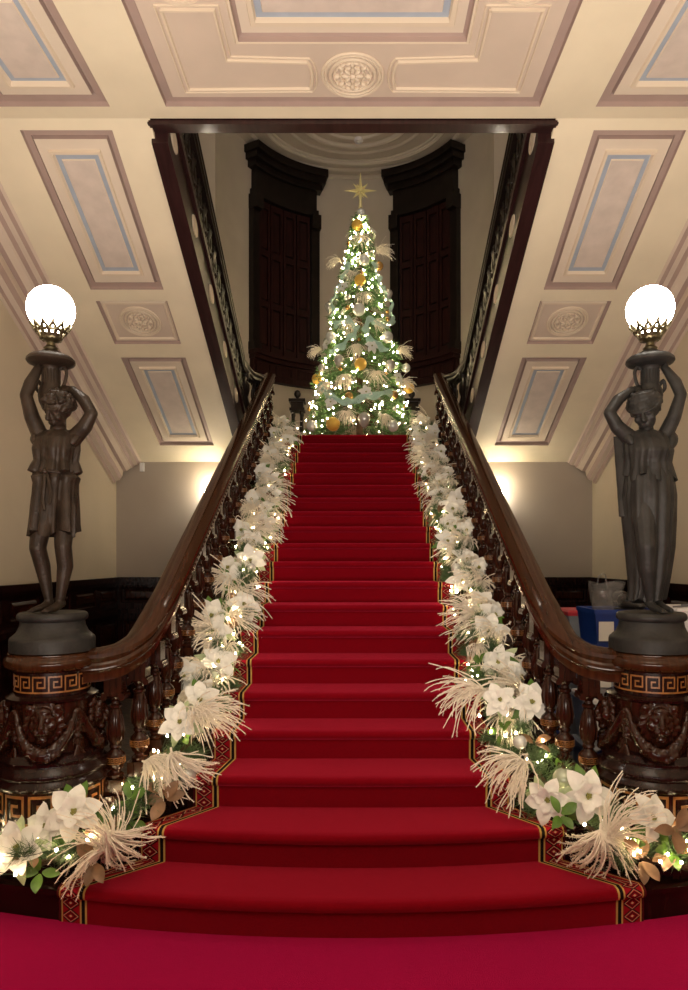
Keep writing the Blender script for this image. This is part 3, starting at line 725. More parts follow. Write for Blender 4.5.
def urn(base, px0, z0, m=1):
    mb = MB()
    b_ = (px0, .045, z0)
    mb.lathe([(.02, 1.00), (.040, 1.02), (.058, 1.06), (.062, 1.09), (.056, 1.125), (.043, 1.15), (.040, 1.18), (.040, 1.215), (.046, 1.235), (.06, 1.245)], b_, 24)
    mb.tube(catmull([b_V+V((m*.040, 0, 1.225)) for b_V in [V(b_)]]+[V(b_)+V((m*.062, 0, 1.24)), V(b_)+V((m*.078, 0, 1.21)), V(b_)+V((m*.070, 0, 1.16)), V(b_)+V((m*.05, 0, 1.12))], 5), .0065, 7, flat=1.4)
    mb.tube(catmull([V(b_)+V((-m*.05, 0, 1.10)), V(b_)+V((-m*.075, 0, 1.13)), V(b_)+V((-m*.066, 0, 1.17)), V(b_)+V((-m*.045, 0, 1.13))], 4), [.012]+[.009]*10+[.006]*2 , 7)
    for k in range(16):
        a = 2*PI*k/16; mb.tube([V(b_)+V((.041*cos(a), .041*sin(a), 1.15)), V(b_)+V((.042*cos(a), .042*sin(a), 1.22))], .004, 5)
    mb.lathe([(.035, 1.235), (.085, 1.243), (.110, 1.252), (.117, 1.262), (.115, 1.275), (.100, 1.290), (.060, 1.305), (.040, 1.318), (.028, 1.325)], b_, 36)
    return mb
def plinth(c):
    return MB().lathe([(.200, 0), (.200, .055), (.196, .066), (.188, .072), (.168, .090), (.154, .120), (.150, .145), (.162, .153), (.166, .165), (.163, .180), (.154, .188)], c, 40)
def statue(sgn):
    boy = sgn < 0
    lab = 'bronze statue of a curly-haired youth in a short belted tunic, lifting an urn lamp' if boy else 'bronze statue of a woman in a long draped gown, lifting an urn lamp'
    o = thing('bronze_statue', (sgn*PX, PY, 1.172), lab, 'statue', 'bronze lamp-bearing statues')
    c0 = 52 if boy else 650
    base = V((sgn*PX, PY, 1.172+.188)); 
    def J(px, py, y=0): return base+V(((px-c0)*U_, y, (612-py)*U_))
    def z(py): return base.z+(612-py)*U_
    mt = 'bronze' if boy else 'bronze2'
    plinth((sgn*PX, PY, 1.172)).build('plinth', 'bronze2', o)
    mb = MB()
    if boy:
        mb.chain([J(54, 503, .005), J(55, 475, 0), J(56, 450, 0)], [.085, .075, .092], 16)
        for a, b_ in ((44, 66),): mb.cap(J(45, 440), J(70, 440), .050, .050, 14)
        mb.cap(J(57, 438), J(59, 420, -.015), .042, .036)
        mb.chain([J(44, 500), J(40, 548, -.035), J(42, 566, -.005), J(46, 600, .02)], [.060, .040, .038, .021]); mb.chain([J(46, 603, .03), J(44, 607, -.02), J(39, 609, -.075)], [.022, .020, .013])
        mb.chain([J(65, 500), J(66, 546, -.045), J(66, 566, -.02), J(61, 598, -.02)], [.060, .041, .039, .022]); mb.chain([J(61, 603, -.01), J(59, 607, -.06), J(56, 609, -.125)], [.023, .021, .013])
        for q in range(4): mb.cap(J(56+q*2-3, 609.5, -.115), J(56+q*2-3.5, 610, -.135), .007, .005, 6); mb.cap(J(39+q*1.8-3, 609.5, -.07), J(39+q*1.8-4, 610, -.09), .007, .005, 6)
        # arms
        mb.chain([J(40, 437), J(33, 418, -.02), J(28, 397, -.03)], [.041, .037, .030]); mb.chain([J(28, 397, -.03), J(31, 384, -.015), J(36, 367, .015)], [.030, .031, .021])
        hand(mb, J(36, 366, .018), (-.35, -.2, .9), (.6, .3, .5), .058, .9, 1)
        mb.chain([J(74, 437), J(85, 428, -.02), J(93, 415, -.03)], [.041, .037, .030]); mb.chain([J(93, 415, -.03), J(83, 400, 0), J(70, 389, .02)], [.030, .031, .021])
        hand(mb, J(70, 389, .022), (-.95, .1, .25), (-.2, .8, -.4), .058, .6, -1)
        hc = J(60.5, 411, -.035); look = Euler((.50, .12, -.40)); head(mb, hc, None, look, 1.10)
    else:
        mb.chain([J(648, 503, .005), J(647, 475, 0), J(646, 452, 0)], [.090, .068, .084], 16); mb.cap(J(634, 440), J(660, 440), .046, .046, 14)
        mb.cap(J(646, 438), J(643, 420, -.015), .038, .032)
        mb.chain([J(640, 500, -.02), J(637, 546, -.098), J(639, 568, -.08), J(645, 598, -.05)], [.066, .046, .040, .022]); mb.chain([J(645, 602, -.03), J(646, 607, -.08), J(649, 609, -.14)], [.023, .020, .013])
        mb.chain([J(658, 500), J(660, 548, -.01), J(659, 570, .02), J(656, 600, .0)], [.062, .042, .037, .021]); mb.chain([J(656, 603, .0), J(658, 607, -.05), J(661, 609, -.10)], [.022, .020, .013])
        for q in range(4): mb.cap(J(649+q*2-3, 609.5, -.135), J(649+q*2-2.6, 610, -.155), .007, .005, 6)
        mb.chain([J(663, 437), J(671, 418, -.02), J(677, 396, -.03)], [.039, .035, .028]); mb.chain([J(677, 396, -.03), J(673, 383, -.015), J(665, 367, .015)], [.028, .029, .019])
        hand(mb, J(665, 366, .018), (.45, -.2, .85), (-.6, .3, .5), .056, .8, -1)
        mb.chain([J(628, 437), J(615, 428, -.02), J(606, 414, -.03)], [.039, .035, .028]); mb.chain([J(606, 414, -.03), J(617, 400, 0), J(632, 389, .02)], [.028, .029, .019])
        hand(mb, J(632, 389, .022), (.95, .1, .25), (.2, .8, -.4), .056, .6, 1)
        hc = J(641, 412, -.035); look = Euler((.50, -.12, -.60)); head(mb, hc, None, look, 1.16)
    bo = mb.build('body', mt, o); remesh(bo, .0048, 3)
    hr = MB(); hair(hr, hc, look, 1.10 if boy else 1.18, boy); ho = hr.build('hair', mt, o); remesh(ho, .0045, 1)
    x = lambda px: base.x+(px-c0)*U_
    if boy:
        t = MB(); B = base.y
        loft(t, [(z(430), x(58), B, .040, .040, .0), (z(434), x(57.5), B, .088, .062, .04), (z(439), x(57), B, .104, .082, .07), (z(450), x(56.5), B-.005, .106, .094, .12), (z(461), x(56), B, .096, .086, .16), (z(467), x(55.5), B, .104, .094, .22), (z(472), x(55), B, .112, .100, .24), (z(476), x(55), B, .088, .082, .08)],
             [(4, .4), (7, .4), (12, .4), (19, .25)], seed=2)
        t.build('tunic_top', mt, o, angle=80)
        t = MB(); loft(t, [(z(472), x(55), B, .090, .082, .06), (z(478), x(55), B, .112, .096, .16), (z(484), x(54.5), B, .106, .094, .12), (z(495), x(54), B, .106, .100, .14), (z(512), x(53.5), B-.005, .110, .104, .19), (z(526), x(53), B-.008, .112, .106, .23), (z(534), x(53), B-.008, .113, .108, .26)],
             [(4, .35), (7, .45), (13, .4), (21, .25)], seed=5, hem=.016)
        t.build('tunic_skirt', mt, o, angle=80)
        t = MB(); ell = [V((x(54)+.098*cos(a), B+.090*sin(a), z(474)+.004*sin(3*a))) for a in np.linspace(0, 2*PI, 30)]
        t.tube(ell, .008, 8); t.sphere(J(53, 474, -.100), .014, 8, 6); t.build('belt', mt, o); t = MB(); t.tube(catmull([J(52, 474, -.095), J(54, 486, -.115), J(53, 500, -.118), J(55, 512, -.128)], 4), .008, 6); t.build('tie_end', mt, o); t = MB(); t.tube(catmull([J(54, 474, -.095), J(58, 484, -.115), J(60, 496, -.115), J(59, 506, -.122)], 4), .007, 6)
        t.build('tie_end', mt, o); t = MB(); t.tube(catmull([J(39, 446, -.05), J(37, 437, -.02), J(41, 431, .02), J(44, 436, .06)], 4), [.012, .02, .024, .024, .024, .024, .022, .02, .02, .018, .015, .012, .01][:13], 8); t.build('shoulder_drape', mt, o); t = MB(); t.tube(catmull([J(74, 446, -.05), J(77, 437, -.02), J(72, 431, .02), J(69, 436, .06)], 4), [.012, .02, .024, .024, .024, .024, .022, .02, .02, .018, .015, .012, .01][:13], 8)
        t.build('shoulder_drape', mt, o)
    else:
        t = MB(); B = base.y
        loft(t, [(z(468), x(647), B, .094, .082, .05), (z(478), x(648), B, .116, .096, .10), (z(495), x(648), B, .124, .106, .12), (z(520), x(648), B, .118, .100, .15), (z(548), x(649), B+.004, .106, .092, .18), (z(575), x(648.5), B+.01, .090, .084, .22), (z(592), x(648), B+.018, .080, .078, .26), (z(601), x(647), B+.025, .080, .080, .28)],
             [(3, .3), (5, .4), (11, .4), (19, .25)], seed=4, hem=.014)
        t.build('gown', mt, o, angle=80)
        t = MB(); loft(t, [(z(430), x(644), B, .040, .040, 0), (z(434), x(645), B, .088, .060, .04), (z(441), x(645.5), B-.006, .104, .084, .08), (z(452), x(646), B-.018, .110, .100, .10), (z(463), x(646), B-.006, .100, .088, .15), (z(471), x(647), B, .108, .094, .15), (z(479), x(647.5), B, .112, .098, .19)],
             [(3, .3), (6, .4), (11, .4), (17, .3)], seed=9, hem=.020)
        t.build('overfold', mt, o, angle=80)
        t = MB()      # loose mantle end falling behind on the stair side
        rows = []
        for k in range(14):
            w = k/13; rows.append([(x(624+3*w)+.018*sin(6*u+3*w)-.012, B+.02+.07*u, z(434+82*w)) for u in np.linspace(0, 1, 10)]+[(x(628+4*w)+.018*sin(6*u+3*w)+.012, B+.02+.07*u, z(434+82*w)) for u in np.linspace(1, 0, 10)])
        t.grid(rows, True, True); t.tube(catmull([J(628, 446, -.05), J(625, 437, -.02), J(630, 431, .02), J(633, 438, .06)], 4), [.012, .02, .024, .024, .024, .024, .022, .02, .02, .018, .015, .012, .01], 8); t.tube(catmull([J(664, 450, -.06), J(669, 438, -.02), J(664, 431, .02), J(661, 440, .06)], 4), [.012, .022, .028, .028, .028, .026, .024, .022, .02, .018, .015, .012, .01], 8); t.build('mantle', mt, o, angle=60)
    ux = CX+((51 if boy else 650)-356)*(PY+.045)/F
    urn(None, ux, base.z, 1 if boy else -1).v
    u = urn(None, ux, base.z, 1 if boy else -1); u.v = [(a, b_+base.y-.0, c) for a, b_, c in u.v]; u.build('urn', mt, o)
    # globe lamp standing on the urn plate
    side = 'left' if boy else 'right'
    gl = thing('globe_lamp', (ux, base.y+.045, base.z+1.325), 'lit round white glass globe lamp on the %s statue\'s urn' % side, 'lamp', 'globe lamps')
    c = (ux, base.y+.045, base.z)
    g = MB().sphere((c[0], c[1], base.z+1.530), .115, 40, 24); g.build('glass_globe', 'opal', gl)
    h = MB().lathe([(.030, 1.322), (.036, 1.332), (.022, 1.345), (.020, 1.362), (.032, 1.368), (.045, 1.376)], c, 20); h.build('stem', 'brass', gl)
    h = MB(); n = 12
    for k in range(n):
        a = 2*PI*k/n; w = PI/n
        def Q(t, r, zz): return V((c[0]+r*cos(a+t*w), c[1]+r*sin(a+t*w), base.z+zz))
        h.tube([Q(-1, .043, 1.380), Q(-.9, .058, 1.402), Q(-.75, .072, 1.420), Q(-.3, .084, 1.434), Q(0, .092, 1.446), Q(.3, .084, 1.434), Q(.75, .072, 1.420), Q(.9, .058, 1.402), Q(1, .043, 1.380)], .008, 6)
        h.tube([Q(-1, .074, 1.422), Q(0, .068, 1.412), Q(1, .074, 1.422)], .009, 6); h.tube([Q(0, .092, 1.446), Q(0, .099, 1.458)], [.009, .004], 6)
        h.tube([Q(-1, .045, 1.378), Q(0, .047, 1.384), Q(1, .045, 1.378)], .009, 6)
    h.lathe([(.030, 1.372), (.050, 1.384), (.060, 1.398), (.056, 1.400), (.03, 1.385)], c, 24)
    h.build('fretwork_holder', 'brass', gl)
statue(-1); statue(1)

# ================================================================ WALL FITTINGS
for s, nm in ((-1, 'left'), (1, 'right')):
    sc = thing('wall_sconce', (s*1.69, YB-.02, 2.30), 'small lit wall sconce on the taupe wall behind the %s balustrade' % nm, 'lamp', 'wall sconces')
    b_ = MB().lathe([(.01, 0), (.045, .004), (.045, .016), (.02, .022)], (0, 0, 0), 16); b_.v = [(s*1.69+a, YB-.002-c, 2.30+bb) for a, bb, c in b_.v]; b_.build('back_plate', 'brass', sc)
    MB().tube(catmull([(s*1.69, YB-.02, 2.30), (s*1.69, YB-.07, 2.26), (s*1.69, YB-.12, 2.28), (s*1.69, YB-.12, 2.32)], 5), .008, 8).build('arm', 'brass', sc)
    MB().lathe([(.022, 2.32), (.03, 2.325), (.045, 2.36), (.052, 2.40), (.055, 2.42), (.050, 2.42), (.04, 2.36), (.02, 2.33)], (s*1.69, YB-.12, 0), 20).build('glass_shade', 'opal', sc)
    point('sconce_light', (s*1.69, YB-.13, 2.50), SCONCE_W, (1, .78, .42), .03)
se = MB().box((-2.49, YB-.02, 2.71), (.045, .035, .10)); se.box((-2.49, YB-.042, 2.70), (.03, .012, .05))
tag(se.build('motion_sensor', 'whitep', smooth=False), 'small white sensor box high on the left taupe wall', 'sensor')
sd = MB().lathe([(.06, 8.38), (.075, 8.40), (.075, 8.43), (.05, 8.435)], (.06, 11.0, 0), 20); sd.lathe([(.02, 8.365), (.03, 8.38)], (.06, 11.0, 0), 12)
tag(sd.build('smoke_detector', 'whitep'), 'round smoke detector on the upper ceiling above the tree', 'detector')
for s, nm in ((-1, 'left'), (1, 'right')):
    x0, y0 = s*.84, 10.0
    po = thing('ball_topped_post', (x0, y0, 3.2), 'dark wooden post with ball finial standing %s of the tree' % nm, 'post', 'posts behind the tree')
    m_ = MB(); m_.bb(x0-.10, x0+.10, y0-.10, y0+.10, 3.2, 3.3); m_.build('base_block', 'black', po, smooth=False); m_ = MB(); m_.bb(x0-.11, x0+.11, y0-.11, y0+.11, 3.80, 3.84); m_.bb(x0-.09, x0+.09, y0-.09, y0+.09, 3.84, 3.93); m_.bb(x0-.12, x0+.12, y0-.12, y0+.12, 3.93, 3.97)
    m_.build('cap_block', 'black', po, smooth=False)
    for a in (-1, 1):
        for b_ in (-1, 1): MB().lathe([(.022, 3.3), (.03, 3.34), (.02, 3.38), (.026, 3.5), (.020, 3.72), (.03, 3.76), (.025, 3.8)], (x0+a*.062, y0+b_*.062, 0), 10).build('colonnette', 'black', po)
    MB().lathe([(.03, 3.97), (.02, 4.0), (.045, 4.03), (.052, 4.06), (.04, 4.10), (.012, 4.12)], (x0, y0, 0), 14).build('finial', 'black', po)

# ================================================================ CHRISTMAS TREE
TX, TY = .07, 9.32; T0, T1 = 3.30, 6.42
def TR(z): t = (z-T0)/(T1-T0); return .74*(1-t)**.92+.035
def needles(n, pos_fn, length, width, name, material, parent, seed=1):
    r = np.random.default_rng(seed); P, Dr = pos_fn(r, n)
    Dr = Dr/np.linalg.norm(Dr, axis=1)[:, None]; L_ = (length*(.6+.7*r.random(n)))[:, None]
    A = np.cross(Dr, r.normal(size=(n, 3))); A = A/np.linalg.norm(A, axis=1)[:, None]*width/2
    B = P+Dr*L_*.45; C = P+Dr*L_
    Vv = np.stack([P, B+A, C, B-A], 1).reshape(-1, 3)
    off = V((0, 0, 0)); p = parent
    while p is not None: off += p.location; p = p.parent
    Vv = Vv-np.array(off)
    me = bpy.data.meshes.new(name); me.vertices.add(4*n); me.vertices.foreach_set('co', Vv.ravel().astype(np.float32))
    me.loops.add(4*n); me.loops.foreach_set('vertex_index', np.arange(4*n, dtype=np.int32)); me.polygons.add(n)
    me.polygons.foreach_set('loop_start', np.arange(0, 4*n, 4, dtype=np.int32)); me.polygons.foreach_set('loop_total', np.full(n, 4, dtype=np.int32))
    me.materials.append(M[material]); me.update(calc_edges=True); me.validate()
    o = bpy.data.objects.new(name, me); COL.objects.link(o); o.parent = parent; return o
tree = thing('christmas_tree', (TX, TY, 3.214), 'tall narrow christmas tree hung with lights and baubles on the landing', 'christmas tree')
MB().tube([(TX, TY, 3.214), (TX, TY, 5.0), (TX, TY, 6.35)], [.05, .035, .012], 10).build('trunk', 'bark', tree)
brm = MB(); twigs = []
rr = random.Random(11)
for k in range(520):
    t = rr.random()**1.35; z = T0+.02+(T1-T0-.12)*t; a = rr.uniform(0, 2*PI); R = TR(z)*rr.uniform(.80, 1.06); 
    d = V((cos(a), sin(a), 0)); p0 = V((TX, TY, z+.10)); p1 = V((TX, TY, max(3.26, z-.04)))+d*R; p0 = p0*.75+V((p1.x, p1.y, p0.z))*.25
    twigs.append((p0, p1))
    if k % 3 == 0: brm.tube([p0, p0.lerp(p1, .5)+V((0, 0, .015)), p1], [.009, .006, .003], 4)
brm.build('branches', 'bark', tree)
TW0 = np.array([a for a, b_ in twigs]); TW1 = np.array([b_ for a, b_ in twigs])
def tpos(r, n):
    k = r.integers(0, len(twigs), n); s = np.sqrt(r.random(n))[:, None]; p = TW0[k]*(1-s)+TW1[k]*s+r.normal(size=(n, 3))*.012
    d = TW1[k]-TW0[k]; d = d/np.linalg.norm(d, axis=1)[:, None]+r.normal(size=(n, 3))*.55
    return p, d
needles(52000, tpos, .065, .009, 'foliage', 'pine2', tree)

def tree_pt(px, py, out=0):
    Y = TY-.4; z = 5
    for _ in range(12):
        X = CX+(px-356)*Y/F; z = EYE+(560-py)*Y/F; R = TR(min(z, T1))+out
        dx = min(abs(X-TX), R*.98); Y = TY-math.sqrt(max(R*R-dx*dx, 0))
    return V((X, Y, z))
def bulb_mesh(r, name='light_bulb'):
    o = MB().sphere((0, 0, 0), (r, r, r*1.25), 8, 6).build(name, 'bulb'); return o
def light_string(name, loc, label, pts, r, group='fairy light strings'):
    ls = thing(name, loc, label, 'string lights', group)
    keep = pts[:100]; rest = pts[100:]
    t = bulb_mesh(r); first = True
    for p in keep:
        o = t if first else t.copy()
        if not first: COL.objects.link(o)
        first = False; o.parent = ls; o.location = V(p)-V(loc)
    if rest:
        mb = MB()
        for p in rest: mb.sphere(p, (r, r, r*1.25), 6, 4)
        o = mb.build('light_bulb', 'bulb', ls); o['kind'] = 'stuff'
    w = MB()
    srt = sorted(pts, key=lambda p: (round(p[2]*4), math.atan2(p[1]-TY, p[0]-TX))) if 'tree' in label else sorted(pts, key=lambda p: p[1])
    for a, b_ in zip(srt, srt[1:]):
        if (V(a)-V(b_)).length < .4: w.tube([a, (V(a)+V(b_))/2-V((0, 0, .012)), b_], .0016, 3)
    w.build('wire', 'wire', ls)
    return ls
pts = []
rr = random.Random(5)
for k in range(360):
    t = rr.random()**1.25; z = T0+.04+(T1-T0-.1)*t; a = rr.uniform(-PI, 0) if k < 240 else rr.uniform(0, PI); R = TR(z)*rr.uniform(.86, 1.03)
    pts.append((TX+R*cos(a), TY+R*sin(a), z))
light_string('tree_string_lights', (TX, TY, 3.22), 'warm white fairy lights wound all over the christmas tree', pts, .0095)
# star
stt = thing('star_topper', (TX+.01, TY, 6.50), 'pale gold many-pointed star on top of the christmas tree', 'tree star')
c = V((TX+.01, TY, 6.68)); mb = MB()
dirs = []
for k in range(8):
    a = 2*PI*k/8+PI/2; dirs.append((V((cos(a), 0, sin(a))), .26 if k == 0 or k == 4 else (.23 if k % 2 == 0 else .15)))
for k in range(6): a = 2*PI*k/6+.3; dirs.append((V((cos(a)*.55, -.8, sin(a)*.55)).normalized(), .12)); dirs.append((V((cos(a)*.55, .8, sin(a)*.55)).normalized(), .12))
for d, L_ in dirs:
    u = d.cross(V((.13, .97, .21))).normalized(); w = d.cross(u)
    b_ = [c+d*.02+(u*cos(q)+w*sin(q))*.030 for q in (0, PI/2, PI, 3*PI/2)]
    n = len(mb.v); mb.v += [tuple(p) for p in b_]+[tuple(c+d*L_)]; mb.f += [(n, n+1, n+4), (n+1, n+2, n+4), (n+2, n+3, n+4), (n+3, n, n+4), (n, n+3, n+2, n+1)]; mb.m += [0]*5
mb.build('star', 'star', stt, smooth=False)
MB().lathe([(.035, 6.38), (.02, 6.50), (.012, 6.66)], (TX+.01, TY, 0), 10).build('socket', 'star', stt)

# ---- bauble templates
def bauble_tpl(matn, drop=False):
    r = 1.0
    if drop: pr = [(.02, -1.45), (.35, -1.2), (.75, -.7), (.98, -.1), (1.0, .25), (.85, .65), (.5, .95), (.12, 1.08)]
    else: pr = [(max(.02, sin(PI*k/14)), -cos(PI*k/14)) for k in range(15)]
    root = thing('bauble', (0, 0, 0), 'x', 'bauble')
    MB().lathe(pr, seg=20).build('ball', matn, root)
    q = MB().lathe([(.20, .93), (.20, 1.18), (.05, 1.22)], seg=10); q.tube([(.09*cos(a), 0, 1.3+.12*sin(a)) for a in np.linspace(0, 6.28, 9)], .02, 4)
    q.build('cap', 'brass', root)
    return root
TPL = {}
def place_bauble(kind, loc, r, label, group, rot=0):
    if kind not in TPL: TPL[kind] = bauble_tpl(kind.split('+')[0], '+drop' in kind); o = TPL[kind]
    else: o = copy_tree(TPL[kind])
    o.location = loc; o.scale = (r, r, r); o.rotation_euler = (rot, rot*.6, rot*2); tag(o, label, 'bauble', group); return o
TB = [('gold', 357, 225, .075, 'gold glitter bauble highest on the tree below the star'), ('gold', 360, 280, .075, 'gold glitter bauble in the upper middle of the tree'),
 ('gold', 360.6, 364, .08, 'gold glitter bauble in the middle of the tree\'s lower half'), ('gold', 317, 379, .07, 'gold glitter bauble at the tree\'s lower left edge'),
 ('gold', 409, 388, .075, 'gold bauble at the tree\'s lower right edge'), ('gold', 333, 424, .09, 'large gold and silver bauble at the tree\'s bottom left'),
 ('bronzeb', 379, 266, .06, 'dark bronze bauble on the tree\'s upper right side'), ('bronzeb', 349, 396, .055, 'dark bronze bauble low on the tree, left of centre'), ('bronzeb', 394, 395, .055, 'dark bronze bauble low on the tree\'s right side'),
 ('silver', 364, 260, .075, 'silver bauble just above the upper gold bauble on the tree'), ('silver', 359, 309.5, .085, 'large pale silver bauble in the exact middle of the tree'),
 ('silver', 331, 337, .075, 'silver bauble on the tree\'s left side above the mint ribbon tail'), ('silver', 387, 337, .08, 'silver bauble on the tree\'s right side at mid height'),
 ('smoke+drop', 329, 307, .062, 'smoky drop-shaped ornament at the tree\'s left edge'), ('smoke+drop', 388, 294, .062, 'smoky drop-shaped ornament at the tree\'s right edge'),
 ('smoke+drop', 339, 360, .066, 'smoky drop-shaped ornament on the tree\'s lower left half'), ('smoke+drop', 390, 365, .066, 'smoky drop-shaped ornament on the tree\'s lower right half'),
 ('smoke+drop', 364, 419, .08, 'large smoky drop-shaped ornament at the bottom middle of the tree'), ('silver', 312, 426, .075, 'silver bauble at the tree\'s bottom left corner'),
 ('silver', 406, 368, .06, 'small silver bauble at the tree\'s right edge'), ('silver', 361, 213, .06, 'small silver bauble right under the star'),
 ('silver', 393, 426, .075, 'silver bauble at the bottom right of the tree'), ('smoke', 322, 368, .055, 'smoky grey bauble above the gold one at the tree\'s left edge')]
for kd, px, py, r, lb in TB: place_bauble(kd, tree_pt(px, py, .0), r, lb, 'large baubles on the christmas tree')
rr = random.Random(8)
for k in range(70):
    t = rr.random()**1.2; z = T0+.08+(T1-T0-.25)*t; a = rr.uniform(-PI, 0) if k < 52 else rr.uniform(0, PI); R = TR(z)*rr.uniform(.9, 1.0)
    kd = rr.choice(['silver', 'smoke', 'sage', 'bronzeb'])
    nmk = {'silver': 'small silver', 'smoke': 'small smoky grey', 'sage': 'small pale green', 'bronzeb': 'small dark bronze'}[kd]
    place_bauble(kd, (TX+R*cos(a), TY+R*sin(a), z), rr.uniform(.022, .034), nmk+' bauble tucked between the christmas tree lights', nmk+' baubles on the christmas tree')

# ---- feather spray, poinsettia, leaf templates
def spray_tpl(seed, n=34, L0=.30, droop=1.0, fan=1.0, forward=False):
    r = random.Random(seed); mb = MB()
    for k in range(n):
        a = r.uniform(-fan, fan); e = r.uniform(-.35, .6); L_ = L0*r.uniform(.55, 1.05)
        d = V((sin(a)*cos(e), cos(a)*cos(e)*1.0, sin(e))); p = V((r.uniform(-.01, .01), -.03, 0)); pts = [p.copy()]; seg = 11
        cv = V((r.uniform(-.3, .3), r.uniform(-.3, .3), r.uniform(-.9, -.25)*droop)); w = r.uniform(0, 6)
        for q in range(seg):
            d = (d+cv*(.12+.03*q)+V((sin(w+q*1.3), cos(w+q*1.1), sin(w*2+q))).normalized()*.13).normalized(); p = p+d*L_/seg; pts.append(p.copy())
        rad = [.0036*(.75+.6*((q*7+k) % 3)/2)*(1-.35*q/seg) for q in range(seg+1)]
        mb.tube(pts, rad, 4)
        for q in range(2, seg+1):     # fuzzy barbs
            for b_ in range(5):
                dr = V((r.uniform(-1, 1), r.uniform(-1, 1), r.uniform(-1, 1))).normalized(); t = (pts[q]-pts[q-1]).normalized(); dr = (dr*.8+t*.7).normalized()
                s0 = pts[q].lerp(pts[q-1], r.random()); nn = dr.cross(t).normalized()*.0022 if dr.cross(t).length > .01 else V((0, .002, 0))
                e_ = s0+dr*r.uniform(.007, .016); i = len(mb.v); mb.v += [tuple(s0-nn), tuple(s0+nn), tuple(e_)]; mb.f.append((i, i+1, i+2)); mb.m.append(0)
    mb.tube([(0, -.06, -.01), (0, 0, 0)], .006, 5)
    o = mb.build('feather_spray', 'cream', fix=False); return o
def poin_tpl(seed, green=False):
    r = random.Random(seed); root = thing('poinsettia', (0, 0, 0), 'x', 'flower')
    def petal(mb, a, L_, w, tilt, mi=0, z=0):
        rows = []; n = 7
        for k in range(n+1):
            t = k/n; wid = w*sin(PI*min(1, .06+t*.94))**.75*(1-.25*t)*(1 if t < .98 else .1); rr_ = .012+L_*t; zz = z+L_*t*sin(tilt)-.45*L_*t*t*(.5)
            row = []
            for u in (-1, -.5, 0, .5, 1):
                x_, y_ = rr_*cos(tilt), u*wid; row.append((x_*cos(a)-y_*sin(a), x_*sin(a)+y_*cos(a), zz+abs(u)*wid*.30+.004*sin(9*t+u*3)))
            rows.append(row)
        mb.grid(rows, False, False, mi)
    mb = MB()
    for k in range(6): petal(mb, 2*PI*k/6+r.uniform(-.15, .15), r.uniform(.10, .125), .043, r.uniform(.05, .3))
    for k in range(5): petal(mb, 2*PI*k/5+.5+r.uniform(-.15, .15), r.uniform(.065, .085), .030, r.uniform(.4, .75), z=.006)
    mb.build('petals', 'white', root, fix=False, angle=80)
    g = MB()
    for k in range(4): petal(g, 2*PI*k/4+r.uniform(0, 1), .125, .032, -.08, z=-.012)
    g.build('bracts', 'greenpetal' if green else 'leafg', root, fix=False, angle=80)
    c_ = MB()
    for k in range(9): a = 2.4*k; q = .004*math.sqrt(k); c_.sphere((q*cos(a), q*sin(a), .014), (.005, .005, .008), 6, 4)
    c_.build('flower_centre', 'centre', root)
    return root
def leaf_tpl(seed, matn, L0=.12):
    r = random.Random(seed); mb = MB()
    for q in range(4):
        a = 2*PI*q/4+r.uniform(-.5, .5); L_ = L0*r.uniform(.8, 1.1); w = L_*.24; ti = r.uniform(.2, .9); rows = []
        for k in range(8):
            t = k/7; wid = w*sin(PI*min(1, .04+t*.955))**.8; rr_ = .01+L_*t; zz = L_*t*sin(ti)-.5*L_*t*t*.6; row = []
            for u in (-1, 0, 1): x_, y_ = rr_*cos(ti), u*wid; row.append((x_*cos(a)-y_*sin(a), x_*sin(a)+y_*cos(a), zz+abs(u)*wid*.35))
            rows.append(row)
        mb.grid(rows)
    return mb.build('leaf_sprig', matn, fix=False, angle=80)
SPR = [spray_tpl(21, 62), spray_tpl(22, 66, .29, 1.2, .7), spray_tpl(23, 56, .35, .7, .85), spray_tpl(24, 60, .28, 1.5, 1.1)]
POI = [poin_tpl(31), poin_tpl(32, True), poin_tpl(33)]
LFG = leaf_tpl(41, 'leafg', .10); LFB = leaf_tpl(42, 'leafb', .13)
USED = set()
def inst(tpl, loc, rot, sc, label, cat, group):
    if tpl.name in USED: o = copy_tree(tpl)
    else: o = tpl; USED.add(tpl.name)
    o.location = loc; o.rotation_euler = rot; o.scale = (sc, sc, sc); tag(o, label, cat, group); return o
def aim(fwd, up, roll=0):      # local +Y -> fwd, +Z -> up
    f = V(fwd).normalized(); u = V(up); u = (u-f*u.dot(f)).normalized(); x_ = f.cross(u)
    return (Matrix((x_, f, u)).transposed() @ Matrix.Rotation(roll, 3, 'Y')).to_euler()
def aimz(nrm, roll):           # local +Z -> nrm
    return (V(nrm).to_track_quat('Z', 'Y').to_matrix() @ Matrix.Rotation(roll, 3, 'Z')).to_euler()

# tree sprays and blooms
TS = [(349, 322, 0, 'left of the tree\'s middle silver bauble'), (357, 345, 0, 'just above the lower gold bauble of the tree'), (376, 372, 0, 'right below the lower gold bauble of the tree'), (345, 375, 0, 'left below the lower gold bauble of the tree'), (352, 272, 0, 'beside the upper gold bauble of the tree'), (339, 261, -1, 'at the upper left edge of the tree'), (378, 252, 1, 'at the upper right edge of the tree'), (363, 293, 0, 'between the upper gold and middle silver baubles on the tree'), (399, 351, 1, 'at the tree\'s right edge, mid height'), (320, 350, -1, 'at the tree\'s left edge, mid height'),
      (400, 384, 1, 'low on the tree\'s right side'), (328, 384, -1, 'low on the tree\'s left side'), (346, 412, 0, 'near the bottom of the tree, left of centre'), (384, 415, 0, 'near the bottom of the tree, right of centre'), (362, 236, 0, 'below the topmost gold bauble of the tree'), (375, 322, 1, 'right of the tree\'s middle silver bauble')]
